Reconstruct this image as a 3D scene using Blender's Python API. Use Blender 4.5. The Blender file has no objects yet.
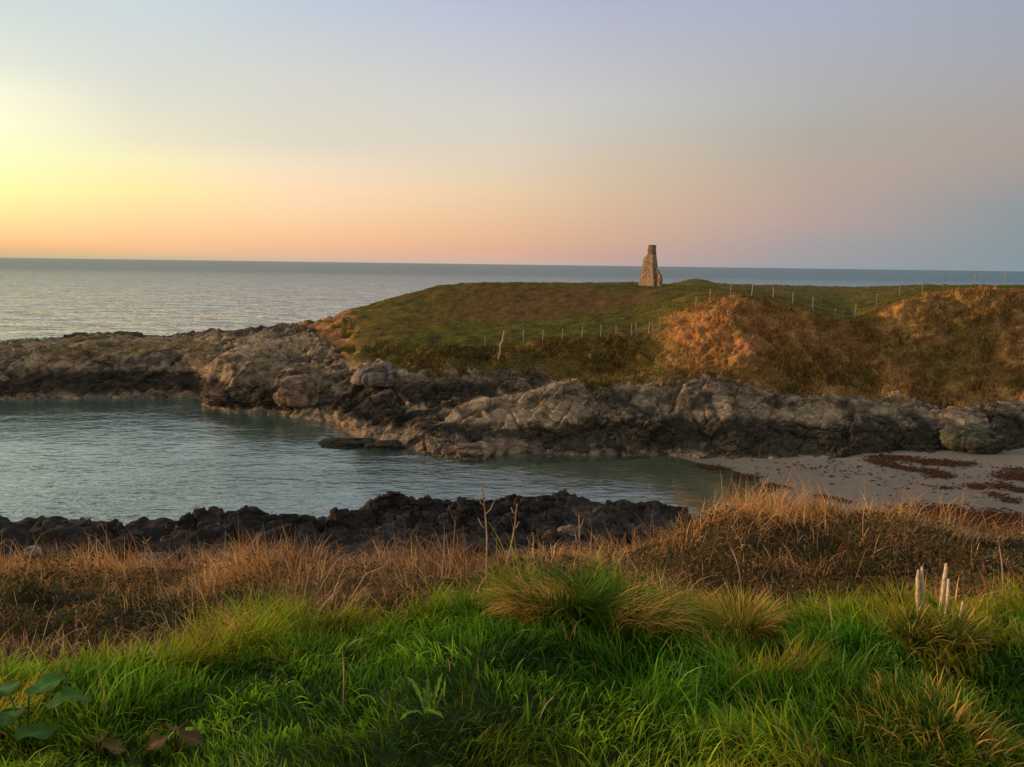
import bpy, math, random
import numpy as np
from mathutils import Vector

rng = np.random.default_rng(11)
random.seed(11)
C = bpy.context.scene.collection
PI = math.pi

# ------------------------------------------------------------------ camera
CAM_H = 12.0
FPX = 780.0
PITCH = math.atan(119.1 / FPX)
ROLL = math.atan(0.0135)
_F = np.array([0, math.cos(PITCH), -math.sin(PITCH)])
_R0 = np.array([1.0, 0, 0])
_U0 = np.array([0, math.sin(PITCH), math.cos(PITCH)])
_R = _R0 * math.cos(ROLL) + _U0 * math.sin(ROLL)
_U = _U0 * math.cos(ROLL) - _R0 * math.sin(ROLL)


def ray(px, py):
    d = _F + (px - 512.0) / FPX * _R - (py - 383.5) / FPX * _U
    return d / d[1]


def at_y(px, py, Y):
    d = ray(px, py)
    return np.array([d[0] * Y, Y, CAM_H + d[2] * Y])


def at_z(px, py, z):
    d = ray(px, py)
    Y = (z - CAM_H) / d[2]
    return np.array([d[0] * Y, Y, z])


def node(px, py=None, Y=None, z=None):
    """(a, Y, z) of a survey point: a = x / Y"""
    if py is None:
        return (ray(px, 300)[0], Y, z)
    p = at_y(px, py, Y) if z is None else at_z(px, py, z)
    return (p[0] / p[1], p[1], p[2])


cam_d = bpy.data.cameras.new('camera')
cam = bpy.data.objects.new('camera', cam_d)
C.objects.link(cam)
cam_d.sensor_width = 36
cam_d.lens = 36 * FPX / 1024
cam_d.clip_start = 0.05
cam_d.clip_end = 120000
from mathutils import Matrix
m = Matrix.Identity(4)
for i in range(3):
    m[i][0], m[i][1], m[i][2] = _R[i], _U[i], -_F[i]
m[2][3] = CAM_H
cam.matrix_world = m
bpy.context.scene.camera = cam


# ------------------------------------------------------------------ numpy noise
def _hash(ix, iy, iz, seed):
    h = (ix.astype(np.int64) * 374761393 + iy.astype(np.int64) * 668265263 + iz.astype(np.int64) * 2147483647 + seed * 974634533) & 0xFFFFFFFF
    h = ((h ^ (h >> 13)) * 1274126177) & 0xFFFFFFFF
    h = ((h ^ (h >> 16)) * 2246822519) & 0xFFFFFFFF
    h = h ^ (h >> 15)
    return (h & 0xFFFFFF).astype(np.float64) / 16777216.0


def vnoise(p, scale, seed=0):
    """value noise, about -1..1"""
    q = np.asarray(p, float) * scale
    i = np.floor(q)
    f = q - i
    f = f * f * f * (f * (f * 6 - 15) + 10)
    r = 0
    for dx in (0, 1):
        for dy in (0, 1):
            for dz in (0, 1):
                w = (f[:, 0] if dx else 1 - f[:, 0]) * (f[:, 1] if dy else 1 - f[:, 1]) * (f[:, 2] if dz else 1 - f[:, 2])
                r = r + w * _hash(i[:, 0] + dx, i[:, 1] + dy, i[:, 2] + dz, seed)
    return r * 2 - 1


def fbm(p, scale, octv=4, seed=0, gain=0.5):
    p = np.asarray(p, float)
    r = np.zeros(len(p)); a = 1.0; t = 0
    for k in range(octv):
        r += a * vnoise(p + 17.3 * k, scale * (2.03 ** k), seed + k)
        t += a; a *= gain
    return r / t * 1.5


def voronoi(p, scale, seed=0, jitter=0.9, facet=False):
    q = np.asarray(p, float) * scale
    i = np.floor(q)
    n = len(q)
    f1 = np.full(n, 9.0); f2 = np.full(n, 9.0); cid = np.zeros(n); fac = np.zeros(n)
    for dx in (-1, 0, 1):
        for dy in (-1, 0, 1):
            for dz in (-1, 0, 1):
                cx, cy, cz = i[:, 0] + dx, i[:, 1] + dy, i[:, 2] + dz
                ox = cx + 0.5 + jitter * (_hash(cx, cy, cz, seed) - 0.5)
                oy = cy + 0.5 + jitter * (_hash(cx, cy, cz, seed + 1) - 0.5)
                oz = cz + 0.5 + jitter * (_hash(cx, cy, cz, seed + 2) - 0.5)
                d = np.sqrt((q[:, 0] - ox) ** 2 + (q[:, 1] - oy) ** 2 + (q[:, 2] - oz) ** 2)
                c = _hash(cx, cy, cz, seed + 3)
                if facet:
                    tl = (q[:, 0] - ox) * (_hash(cx, cy, cz, seed + 4) - 0.5) + (q[:, 1] - oy) * (_hash(cx, cy, cz, seed + 5) - 0.5) + (q[:, 2] - oz) * (_hash(cx, cy, cz, seed + 6) - 0.5)
                nearer = d < f1
                f2 = np.where(nearer, f1, np.minimum(f2, d))
                cid = np.where(nearer, c, cid)
                if facet: fac = np.where(nearer, tl, fac)
                f1 = np.where(nearer, d, f1)
    return (f1, f2, cid, fac) if facet else (f1, f2, cid)


def sm(x, a, b):
    t = np.clip((x - a) / (b - a), 0, 1)
    return t * t * (3 - 2 * t)


def gsmooth(a, s, axis):
    if s <= 0: return a
    r = int(math.ceil(s * 3))
    k = np.exp(-0.5 * (np.arange(-r, r + 1) / s) ** 2); k /= k.sum()
    pad = [(0, 0)] * a.ndim; pad[axis] = (r, r)
    b = np.pad(a, pad, mode='edge')
    return np.apply_along_axis(lambda v: np.convolve(v, k, mode='valid'), axis, b)


# ------------------------------------------------------------------ meshes
def make_mesh(name, V, F, mat=None, col=None, smooth=True, parent=None, link=True, uv=None):
    V = np.asarray(V, np.float32); F = np.asarray(F, np.int32)
    me = bpy.data.meshes.new(name)
    k = F.shape[1]
    me.vertices.add(len(V)); me.vertices.foreach_set('co', V.ravel())
    me.loops.add(F.size); me.loops.foreach_set('vertex_index', F.ravel())
    me.polygons.add(len(F)); me.polygons.foreach_set('loop_start', np.arange(0, F.size, k, dtype=np.int32))
    me.update(calc_edges=True)
    me.polygons.foreach_set('use_smooth', np.full(len(F), smooth))
    if col is not None:
        at = me.attributes.new('Col', 'FLOAT_COLOR', 'POINT')
        c4 = np.ones((len(V), 4), np.float32); c4[:, :3] = col
        at.data.foreach_set('color', c4.ravel())
    me.validate()
    if mat: me.materials.append(mat)
    o = bpy.data.objects.new(name, me)
    if link: C.objects.link(o)
    if parent is not None: o.parent = parent
    return o


def grid_faces(nu, nv):
    """vertex index = iv*nu+iu"""
    iu, iv = np.meshgrid(np.arange(nu - 1), np.arange(nv - 1))
    b = (iv * nu + iu).ravel()
    return np.stack([b, b + 1, b + nu + 1, b + nu], 1)


def tag(o, label=None, cat=None, group=None, kind=None):
    if label: o['label'] = label
    if cat: o['category'] = cat
    if group: o['group'] = group
    if kind: o['kind'] = kind
    return o


def empty(name, loc, label, cat, group=None, rz=0.0):
    o = bpy.data.objects.new(name, None); C.objects.link(o)
    o.location = loc; o.rotation_euler = (0, 0, rz); o.empty_display_size = 0.2
    return tag(o, label, cat, group)


def tube(pts, rad, sides=6, cap=True):
    """tapered tube through pts; returns V, F(quads)"""
    pts = np.asarray(pts, float); n = len(pts)
    rad = np.broadcast_to(rad, (n,))
    V = []
    ref = np.array([0.31, 0.95, 0.05])
    for i in range(n):
        t = pts[min(i + 1, n - 1)] - pts[max(i - 1, 0)]
        t = t / (np.linalg.norm(t) + 1e-9)
        r = ref if abs(t @ ref) < 0.9 else np.array([1.0, 0, 0])
        u = np.cross(t, r); u /= np.linalg.norm(u); v = np.cross(t, u)
        for k in range(sides):
            a = 2 * PI * k / sides
            V.append(pts[i] + rad[i] * (math.cos(a) * u + math.sin(a) * v))
    F = []
    for i in range(n - 1):
        for k in range(sides):
            k2 = (k + 1) % sides
            F.append((i * sides + k, i * sides + k2, (i + 1) * sides + k2, (i + 1) * sides + k))
    if cap:
        for base, flip in ((0, True), ((n - 1) * sides, False)):
            V.append(pts[0] if base == 0 else pts[-1]); c = len(V) - 1
            for k in range(0, sides, 2):
                a, b, d = base + k, base + (k + 1) % sides, base + (k + 2) % sides
                F.append((c, d, b, a) if flip else (c, a, b, d))
    return np.array(V), np.array(F)


def join(parts):
    V, F, C_ = [], [], []
    o = 0
    for p in parts:
        V.append(p[0]); F.append(p[1] + o); o += len(p[0])
        if len(p) > 2: C_.append(p[2])
    return (np.concatenate(V), np.concatenate(F)) + ((np.concatenate(C_),) if C_ else ())


# ------------------------------------------------------------------ materials
def new_mat(name):
    mt = bpy.data.materials.new(name); mt.use_nodes = True
    nt = mt.node_tree; nt.nodes.clear()
    out = nt.nodes.new('ShaderNodeOutputMaterial')
    return mt, nt, out


def nd(nt, typ, **kw):
    n = nt.nodes.new(typ)
    for k, v in kw.items():
        if k == 'inp':
            for kk, vv in v.items(): n.inputs[kk].default_value = vv
        else:
            setattr(n, k, v)
    return n


def math_n(nt, op, a, b=None, c=None, clamp=False):
    n = nt.nodes.new('ShaderNodeMath'); n.operation = op; n.use_clamp = clamp
    for i, v in enumerate((a, b, c)):
        if v is None: continue
        if isinstance(v, (int, float)): n.inputs[i].default_value = v
        else: nt.links.new(v, n.inputs[i])
    return n.outputs[0]


def attr_surface(name, noise_scale=6.0, var=0.35, bump=0.3, bump_scale=12.0, bump_dist=0.05, rough=0.9, transl=0.0, spec=0.2):
    """surface whose base colour is the mesh attribute Col, broken up by fine procedural noise"""
    mt, nt, out = new_mat(name)
    L = nt.links.new
    a = nd(nt, 'ShaderNodeAttribute', attribute_name='Col')
    g = nd(nt, 'ShaderNodeNewGeometry')
    n1 = nd(nt, 'ShaderNodeTexNoise', inp={'Scale': noise_scale, 'Detail': 6.0, 'Roughness': 0.65})
    L(g.outputs['Position'], n1.inputs['Vector'])
    mr = nd(nt, 'ShaderNodeMapRange', inp={'From Min': 0.28, 'From Max': 0.72, 'To Min': 1 - var, 'To Max': 1 + var})
    L(n1.outputs['Fac'], mr.inputs['Value'])
    mx = nd(nt, 'ShaderNodeVectorMath', operation='SCALE')
    L(a.outputs['Color'], mx.inputs[0]); L(mr.outputs[0], mx.inputs['Scale'])
    b = nd(nt, 'ShaderNodeBsdfPrincipled', inp={'Roughness': rough, 'Specular IOR Level': spec})
    L(mx.outputs[0], b.inputs['Base Color'])
    if bump:
        n2 = nd(nt, 'ShaderNodeTexNoise', inp={'Scale': bump_scale, 'Detail': 5.0, 'Roughness': 0.6})
        L(g.outputs['Position'], n2.inputs['Vector'])
        bp = nd(nt, 'ShaderNodeBump', inp={'Strength': bump, 'Distance': bump_dist})
        L(n2.outputs['Fac'], bp.inputs['Height']); L(bp.outputs[0], b.inputs['Normal'])
    if transl:
        t = nd(nt, 'ShaderNodeBsdfTranslucent'); L(mx.outputs[0], t.inputs['Color'])
        ms = nd(nt, 'ShaderNodeMixShader', inp={'Fac': transl})
        L(b.outputs[0], ms.inputs[1]); L(t.outputs[0], ms.inputs[2]); L(ms.outputs[0], out.inputs[0])
    else:
        L(b.outputs[0], out.inputs[0])
    return mt


def rock_surface(name, *a):
    mt = attr_surface(name, *a); nt = mt.node_tree; L = nt.links.new
    bp = [n for n in nt.nodes if n.type == 'BUMP'][0]; b = [n for n in nt.nodes if n.type == 'BSDF_PRINCIPLED'][0]
    g = [n for n in nt.nodes if n.type == 'NEW_GEOMETRY'][0]
    nz = nd(nt, 'ShaderNodeTexNoise', inp={'Scale': 0.9, 'Detail': 3.0}); L(g.outputs['Position'], nz.inputs['Vector'])
    ad = nd(nt, 'ShaderNodeVectorMath', operation='MULTIPLY_ADD'); ad.inputs[1].default_value = (0.6, 0.6, 0.6)
    L(nz.outputs['Color'], ad.inputs[0]); L(g.outputs['Position'], ad.inputs[2])
    mp = nd(nt, 'ShaderNodeMapping', inp={'Rotation': (0.2, 0.45, 0.3), 'Scale': (0.8, 1.0, 2.2)}); L(ad.outputs[0], mp.inputs[0])
    prev = bp
    mk = nd(nt, 'ShaderNodeTexNoise', inp={'Scale': 0.28, 'Detail': 3.0}); L(g.outputs['Position'], mk.inputs['Vector'])
    mkr = nd(nt, 'ShaderNodeMapRange', inp={'From Min': 0.40, 'From Max': 0.60, 'To Min': 0.3}); L(mk.outputs['Fac'], mkr.inputs['Value'])
    for sc, dist, stg in ((0.45, 0.22, 0.8), (1.25, 0.16, 0.9), (3.2, 0.06, 0.7)):
        v = nd(nt, 'ShaderNodeTexVoronoi', feature='DISTANCE_TO_EDGE', inp={'Scale': sc}); L(mp.outputs[0], v.inputs['Vector'])
        mr = nd(nt, 'ShaderNodeMapRange', inp={'From Min': 0.0, 'From Max': 0.07}); L(v.outputs['Distance'], mr.inputs['Value'])
        b2 = nd(nt, 'ShaderNodeBump', inp={'Strength': stg, 'Distance': dist}); L(mr.outputs[0], b2.inputs['Height']); L(prev.outputs[0], b2.inputs['Normal'])
        L(math_n(nt, 'MULTIPLY', mkr.outputs[0], stg), b2.inputs['Strength'])
        prev = b2
    L(prev.outputs[0], b.inputs['Normal'])
    return mt


M_rock = rock_surface('weathered rock', 1.6, 0.55, 0.8, 4.5, 0.12, 0.9, 0, 0.12)
M_rock_near = rock_surface('dark shore rock', 3.0, 0.5, 0.7, 7.0, 0.08, 0.8, 0, 0.12)
M_turf = attr_surface('headland turf', 0.9, 0.4, 0.5, 3.0, 0.15, 0.95, 0, 0.1)
M_bank = attr_surface('grassy bank soil', 5.0, 0.4, 0.5, 14.0, 0.05, 0.95, 0, 0.1)
M_blade = attr_surface('grass blades', 1.5, 0.3, 0, 1, 0.1, 0.7, 0.35, 0.08)
M_dry = attr_surface('dry grass blades', 1.8, 0.35, 0, 1, 0.1, 0.75, 0.3, 0.15)
M_farblade = attr_surface('headland grass blades', 0.5, 0.35, 0, 1, 0.1, 0.85, 0.25, 0.1)
M_sand = attr_surface('beach sand', 3.0, 0.16, 0.3, 1.6, 0.06, 0.9, 0, 0.25)
M_weed = attr_surface('seaweed', 6.0, 0.5, 0.4, 10.0, 0.05, 0.8, 0, 0.1)
M_stone = attr_surface('ruin stonework', 2.2, 0.35, 0.8, 5.0, 0.1, 0.95, 0, 0.1)
M_wood = attr_surface('weathered wood', 40.0, 0.5, 0.3, 25.0, 0.02, 0.85, 0, 0.15)
M_stem = attr_surface('dry stem', 30.0, 0.25, 0, 1, 0.1, 0.8, 0.0, 0.15)
M_leaf = attr_surface('broad leaf', 14.0, 0.3, 0.4, 22.0, 0.01, 0.65, 0.25, 0.1)
M_wire = attr_surface('fence wire', 9.0, 0.1, 0, 1, 0.1, 0.5, 0.0, 0.4)


# ------------------------------------------------------------------ sky and sun
def lin(c):
    return tuple(((v / 255.0) / 12.92 if v / 255.0 <= 0.04045 else ((v / 255.0 + 0.055) / 1.055) ** 2.4) for v in c)


SUN_AZ, SUN_EL = math.radians(-84), math.radians(8.0)
scene = bpy.context.scene
w = bpy.data.worlds.new('World'); scene.world = w; w.use_nodes = True
nt = w.node_tree; nt.nodes.clear(); L = nt.links.new
out = nt.nodes.new('ShaderNodeOutputWorld')
bg = nd(nt, 'ShaderNodeBackground', inp={'Strength': 1.0}); L(bg.outputs[0], out.inputs[0])
tc = nd(nt, 'ShaderNodeTexCoord')
sky = nd(nt, 'ShaderNodeTexSky', sky_type='NISHITA', sun_disc=False, sun_elevation=SUN_EL, sun_rotation=SUN_AZ, altitude=10.0, air_density=1.0, dust_density=2.0, ozone_density=1.5)
nrm = nd(nt, 'ShaderNodeVectorMath', operation='NORMALIZE'); L(tc.outputs['Generated'], nrm.inputs[0])
sep = nd(nt, 'ShaderNodeSeparateXYZ'); L(nrm.outputs[0], sep.inputs[0])
elev = math_n(nt, 'SQRT', math_n(nt, 'MAXIMUM', sep.outputs['Z'], 0.0))
azim = math_n(nt, 'ARCTAN2', sep.outputs['X'], sep.outputs['Y'])


def el_of(px, py):
    d = ray(px, py); return math.sqrt(max(d[2] / np.linalg.norm(d), 0.0))


def sky_ramp(px, stops, zenith):
    r = nt.nodes.new('ShaderNodeValToRGB'); cr = r.color_ramp; cr.interpolation = 'B_SPLINE' if False else 'LINEAR'
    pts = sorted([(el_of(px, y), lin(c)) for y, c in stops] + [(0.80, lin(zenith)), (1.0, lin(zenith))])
    while len(cr.elements) < len(pts): cr.elements.new(0.5)
    for e, (p, c) in zip(cr.elements, pts):
        e.position = p; e.color = (*c, 1)
    L(elev, r.inputs[0]); return r.outputs[0]


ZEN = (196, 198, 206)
cols = [
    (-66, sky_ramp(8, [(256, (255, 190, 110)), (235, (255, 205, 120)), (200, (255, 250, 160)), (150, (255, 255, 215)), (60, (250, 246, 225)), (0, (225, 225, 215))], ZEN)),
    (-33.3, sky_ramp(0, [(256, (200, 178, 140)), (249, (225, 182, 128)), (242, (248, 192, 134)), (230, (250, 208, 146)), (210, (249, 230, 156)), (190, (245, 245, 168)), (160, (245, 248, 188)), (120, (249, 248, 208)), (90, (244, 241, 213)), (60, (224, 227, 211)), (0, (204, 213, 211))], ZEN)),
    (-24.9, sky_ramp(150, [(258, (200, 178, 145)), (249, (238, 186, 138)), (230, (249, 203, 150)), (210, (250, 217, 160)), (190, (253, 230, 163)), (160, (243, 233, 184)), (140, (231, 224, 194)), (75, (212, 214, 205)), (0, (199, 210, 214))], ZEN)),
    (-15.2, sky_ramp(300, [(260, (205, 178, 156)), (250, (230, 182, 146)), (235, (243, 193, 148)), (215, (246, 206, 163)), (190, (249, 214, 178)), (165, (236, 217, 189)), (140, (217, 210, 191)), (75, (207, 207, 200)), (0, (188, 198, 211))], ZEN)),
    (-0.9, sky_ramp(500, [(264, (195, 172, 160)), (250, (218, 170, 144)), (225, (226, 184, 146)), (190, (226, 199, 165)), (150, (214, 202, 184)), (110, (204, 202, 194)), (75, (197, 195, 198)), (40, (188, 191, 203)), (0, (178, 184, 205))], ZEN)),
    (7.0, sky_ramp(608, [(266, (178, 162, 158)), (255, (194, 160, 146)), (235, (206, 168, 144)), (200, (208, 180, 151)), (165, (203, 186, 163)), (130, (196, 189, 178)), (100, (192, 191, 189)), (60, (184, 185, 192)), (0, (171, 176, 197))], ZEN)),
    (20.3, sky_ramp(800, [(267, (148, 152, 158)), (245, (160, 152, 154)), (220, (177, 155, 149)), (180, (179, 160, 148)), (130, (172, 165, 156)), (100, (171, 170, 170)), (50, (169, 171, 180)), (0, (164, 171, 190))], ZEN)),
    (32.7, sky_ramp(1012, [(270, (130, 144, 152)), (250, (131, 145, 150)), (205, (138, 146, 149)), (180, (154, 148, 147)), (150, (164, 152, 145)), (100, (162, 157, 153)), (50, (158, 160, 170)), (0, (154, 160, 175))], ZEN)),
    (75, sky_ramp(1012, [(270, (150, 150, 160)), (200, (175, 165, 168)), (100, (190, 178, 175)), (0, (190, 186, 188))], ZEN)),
]
cur = cols[0][1]
for (a0, _), (a1, c1) in zip(cols[:-1], cols[1:]):
    mr = nd(nt, 'ShaderNodeMapRange', interpolation_type='LINEAR', inp={'From Min': math.radians(a0), 'From Max': math.radians(a1)})
    L(azim, mr.inputs['Value'])
    mx = nd(nt, 'ShaderNodeMix', data_type='RGBA'); L(mr.outputs[0], mx.inputs[0]); L(cur, mx.inputs[6]); L(c1, mx.inputs[7]); cur = mx.outputs[2]
# behind the sun, on the far left, the glow fades to dusk again
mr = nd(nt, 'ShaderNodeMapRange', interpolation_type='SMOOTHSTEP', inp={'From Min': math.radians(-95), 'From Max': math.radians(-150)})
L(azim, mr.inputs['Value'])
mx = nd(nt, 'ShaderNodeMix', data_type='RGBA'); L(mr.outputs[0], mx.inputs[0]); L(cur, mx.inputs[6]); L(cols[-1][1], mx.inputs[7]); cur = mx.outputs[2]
nish = nd(nt, 'ShaderNodeVectorMath', operation='SCALE', inp={'Scale': 0.08}); L(sky.outputs[0], nish.inputs[0])
mx = nd(nt, 'ShaderNodeMix', data_type='RGBA', inp={0: 0.03}); L(cur, mx.inputs[6]); L(nish.outputs[0], mx.inputs[7])
L(mx.outputs[2], bg.inputs['Color'])

sd = bpy.data.lights.new('sun', 'SUN'); sd.energy = 3.6; sd.angle = math.radians(1.2); sd.color = (1.0, 0.62, 0.33)
so = bpy.data.objects.new('sun', sd); C.objects.link(so)
sdir = Vector((math.sin(SUN_AZ) * math.cos(SUN_EL), math.cos(SUN_AZ) * math.cos(SUN_EL), math.sin(SUN_EL)))
so.rotation_euler = sdir.to_track_quat('Z', 'Y').to_euler(); so.location = sdir * 300
vs = scene.view_settings
vs.view_transform = 'Standard'; vs.look = 'None'; vs.gamma = 1; vs.exposure = 0.15; vs.use_curve_mapping = False


# ------------------------------------------------------------------ rock look shared by everything made of rock
def rock_displace(P, N, amp, blk=0.42, seed=5):
    """blocky, cracked relief; P points, N normals, amp per-point amplitude (metres)"""
    wv = np.stack([fbm(P, 0.5, 3, seed + 40), fbm(P, 0.5, 3, seed + 50), fbm(P, 0.5, 3, seed + 60)], 1)
    Q = P + 0.30 * wv
    # tilted bedding
    ca, sa = math.cos(0.45), math.sin(0.45)
    Q = np.stack([Q[:, 0] * ca + Q[:, 2] * sa, Q[:, 1], (-Q[:, 0] * sa + Q[:, 2] * ca) * 1.5], 1)
    f1, f2, c0, t0 = voronoi(Q, blk * 0.42, seed, 0.95, True)
    g1, g2, c1, t1 = voronoi(Q + 0.12 * wv[:, ::-1], blk * 1.15, seed + 9, 0.95, True)
    h1, h2, c2, t2 = voronoi(Q + 3.1, blk * 3.1, seed + 19, 0.95, True)
    d = (c0 - 0.5) * 1.1 + 2.3 * t0 - 0.6 * (1 - sm(f2 - f1, 0.0, 0.04))
    d += 0.55 * (c1 - 0.5) + 1.6 * t1 - 0.7 * (1 - sm(g2 - g1, 0.0, 0.06)) * sm(fbm(P, 0.3, 2, seed + 95), -0.5, 0.3)
    d += 0.22 * (c2 - 0.5) + 1.1 * t2 - 0.34 * (1 - sm(h2 - h1, 0.0, 0.08))
    bed = (Q[:, 2] * 0.75 + 0.35 * wv[:, 0]) % 1.0
    d += 0.5 * (bed ** 1.5 - 0.4) * sm(fbm(P, 0.25, 2, seed + 90), -0.4, 0.3)
    d += 0.22 * fbm(P, 0.9, 5, seed + 70, 0.6) + 1.1 * fbm(P * [1, 1, 1.6], 0.22, 3, seed + 80)
    return P + N * (amp * d)[:, None], c1, c2


def rock_colour(P, c1, c2, wet_top=1.5, seed=3, wetshift=0.0):
    """dry stone, lichen, the black tidal band and the pale band at the water"""
    n = len(P)
    a = fbm(P, 0.45, 4, seed)[:, None]; b = fbm(P, 1.7, 4, seed + 9)[:, None]
    base = np.array([0.235, 0.17, 0.098])
    col = base * (1 + 0.35 * (c1[:, None] - 0.5) + 0.35 * (c2[:, None] - 0.5) + 0.25 * b)
    pk = sm(a + 0.4 * b, 0.15, 0.7)
    col = col * (1 - 0.5 * pk) + 0.5 * pk * np.array([0.33, 0.235, 0.13])
    z = P[:, 2:3]
    li = sm(fbm(P, 0.3, 4, seed + 21)[:, None] + 0.5 * b, 0.15, 0.8) * sm(z, 2.0, 4.0)
    col = col * (1 - 0.6 * li) + 0.6 * li * np.array([0.17, 0.125, 0.035])
    dk = sm(fbm(P * [1, 1, 1.8], 0.55, 4, seed + 33)[:, None] + 0.3 * b, 0.05, 0.55)
    col = col * (1 - 0.75 * dk) + 0.75 * dk * np.array([0.035, 0.032, 0.026])
    zz = z + 0.45 * a + 0.3 * b
    zz = zz + 0.45 * wetshift; wt = sm(zz, 0.35, 0.75) * (1 - sm(zz, wet_top * 0.82, wet_top * 1.12))
    col = col * (1 - 0.88 * wt) + 0.88 * wt * np.array([0.020, 0.019, 0.011])
    lo = 1 - sm(zz, 0.25, 0.65)
    col = col * (1 - 0.5 * lo) + 0.5 * lo * np.array([0.17, 0.125, 0.08])
    return np.clip(col, 0.005, 0.6)


def grid_normals(G):
    du = np.gradient(G, axis=1); dv = np.gradient(G, axis=0)
    n = np.cross(du, dv); n /= np.linalg.norm(n, axis=2, keepdims=True) + 1e-9
    return n


# ------------------------------------------------------------------ headland: survey lines from the water up
BW = lambda px: float(np.interp(px, [690, 760, 900, 1024, 1300], [0.0, 0.1, 0.45, 0.8, 1.4]))
l1 = [node(px, py, z=BW(px)) for px, py in [(-260, 402), (0, 399), (100, 398), (195, 397), (203, 404), (228, 413), (272, 416), (300, 419), (330, 421), (346, 430), (356, 439), (400, 455), (450, 459), (500, 459), (600, 456), (680, 458), (740, 461), (800, 459), (850, 456), (900, 453), (940, 457), (1000, 453), (1024, 447), (1280, 432)]]
Y1 = lambda a: float(np.interp(a, [n_[0] for n_ in l1], [n_[1] for n_ in l1]))


def rel(px, py, dY):
    a = ray(px, py)[0]
    if dY > 2: dY = float(np.interp(px, [300, 400, 460], [dY, dY + 0.6, dY + 2.4]))
    elif px > 380: dY = dY + 0.9
    return node(px, py, Y=Y1(a) + dY)


l2 = [rel(px, py, 0.9) for px, py in [(-260, 388), (0, 385), (195, 383), (203, 394), (228, 396), (272, 401), (300, 406), (330, 408), (350, 416), (400, 441), (450, 443), (500, 440), (600, 436), (680, 438), (740, 438), (800, 436), (850, 432), (900, 432), (940, 442), (1000, 438), (1024, 433), (1280, 420)]]
l3 = [rel(px, py, 3.2) for px, py in [(-260, 350), (0, 349), (100, 348), (180, 350), (205, 362), (222, 362), (235, 358), (260, 363), (280, 366), (300, 374), (330, 387), (350, 408), (365, 424), (400, 424), (440, 416), (470, 409), (510, 396), (550, 389), (600, 384), (650, 381), (690, 382), (740, 389), (800, 398), (850, 402), (900, 402), (950, 409), (1000, 408), (1024, 404), (1280, 400)]]
l4 = [node(px, py, Y=Y) for px, py, Y in [(-260, 340, 76), (0, 343, 76), (100, 341, 76), (180, 342, 75), (205, 348, 72), (222, 347, 71), (235, 346, 70), (280, 354, 67), (300, 360, 65.5), (330, 372, 63), (350, 386, 60.5), (370, 400, 57), (400, 407, 55.5), (440, 405, 56), (470, 402, 56.5), (510, 397, 56.8), (550, 388, 57), (600, 379, 57), (650, 374, 57), (690, 376, 56), (740, 384, 55), (800, 394, 54.5), (850, 398, 54.5), (900, 399, 54.5), (950, 402, 55), (1000, 402, 55), (1024, 400, 55), (1280, 395, 55)]]
l5 = [node(px, py, Y=Y) for px, py, Y in [(-260, 338, 84), (0, 340, 84), (60, 336, 84), (100, 333, 84), (150, 335, 84), (195, 334, 84), (215, 330, 83), (260, 327, 80), (290, 328, 78), (310, 332, 75), (330, 346, 69), (350, 361, 63), (380, 364, 60), (440, 366, 59), (500, 366, 59), (540, 372, 59), (580, 372, 60), (620, 371, 60), (660, 368, 60), (700, 368, 58.5), (740, 372, 57), (800, 380, 56.2), (845, 385, 56.4), (872, 386, 57.6), (900, 386, 56.5), (950, 388, 56.5), (1024, 388, 56.5), (1280, 385, 56.5)]]
l6 = [node(px, Y=86, z=1.2) for px in (-260, 0, 150)] + [node(200, Y=86, z=2.2), node(260, Y=84, z=4.4), node(290, Y=82, z=5.6)] + [node(px, py, Y=Y) for px, py, Y in [(310, 322, 80), (340, 338, 72), (360, 345, 67), (400, 348, 64), (440, 348, 63), (500, 346, 62.5), (560, 342, 62.5), (600, 338, 63), (640, 337, 63), (660, 334, 62.5), (690, 330, 61), (720, 333, 59.5), (740, 335, 59), (800, 343, 58.5), (830, 350, 58.5), (868, 352, 60.6), (905, 345, 58.4), (960, 345, 58.5), (1024, 345, 58.5), (1280, 345, 58.5)]]
l7 = [node(px, Y=90, z=-2) for px in (-260, 0, 150)] + [node(200, Y=90, z=-1.0), node(260, Y=90, z=1.5), node(290, Y=88, z=4.0)] + [node(px, py, Y=Y) for px, py, Y in [(310, 318, 84), (340, 315, 82), (400, 319, 76), (440, 319, 76), (500, 316, 76), (560, 314, 76), (600, 312, 76), (640, 311, 74), (660, 314, 68), (690, 312, 63.5), (710, 303, 62), (740, 298, 61.5), (760, 298, 61.5), (790, 305, 61.5), (820, 316, 62), (845, 325, 62.5), (860, 322, 62.5), (880, 312, 62), (900, 302, 61.5), (930, 296, 61), (1024, 295, 61), (1280, 295, 61)]]
l8 = [node(px, Y=95, z=-3) for px in (-260, 0, 200, 260)] + [node(290, Y=95, z=0), node(310, Y=93, z=3.4)] + [node(px, py, Y=Y) for px, py, Y in [(340, 312, 88), (370, 304, 88), (400, 297, 88), (440, 289, 88), (480, 285.5, 88), (560, 286, 88), (640, 286.5, 88), (680, 287, 86), (710, 289, 80)]] + [node(740, Y=66, z=9.4), node(790, Y=66.5, z=8.9)] + [node(px, py, Y=Y) for px, py, Y in [(845, 318, 66), (880, 305, 66), (920, 291, 64), (960, 289, 64), (1024, 288, 64), (1280, 288, 64)]]
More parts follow.
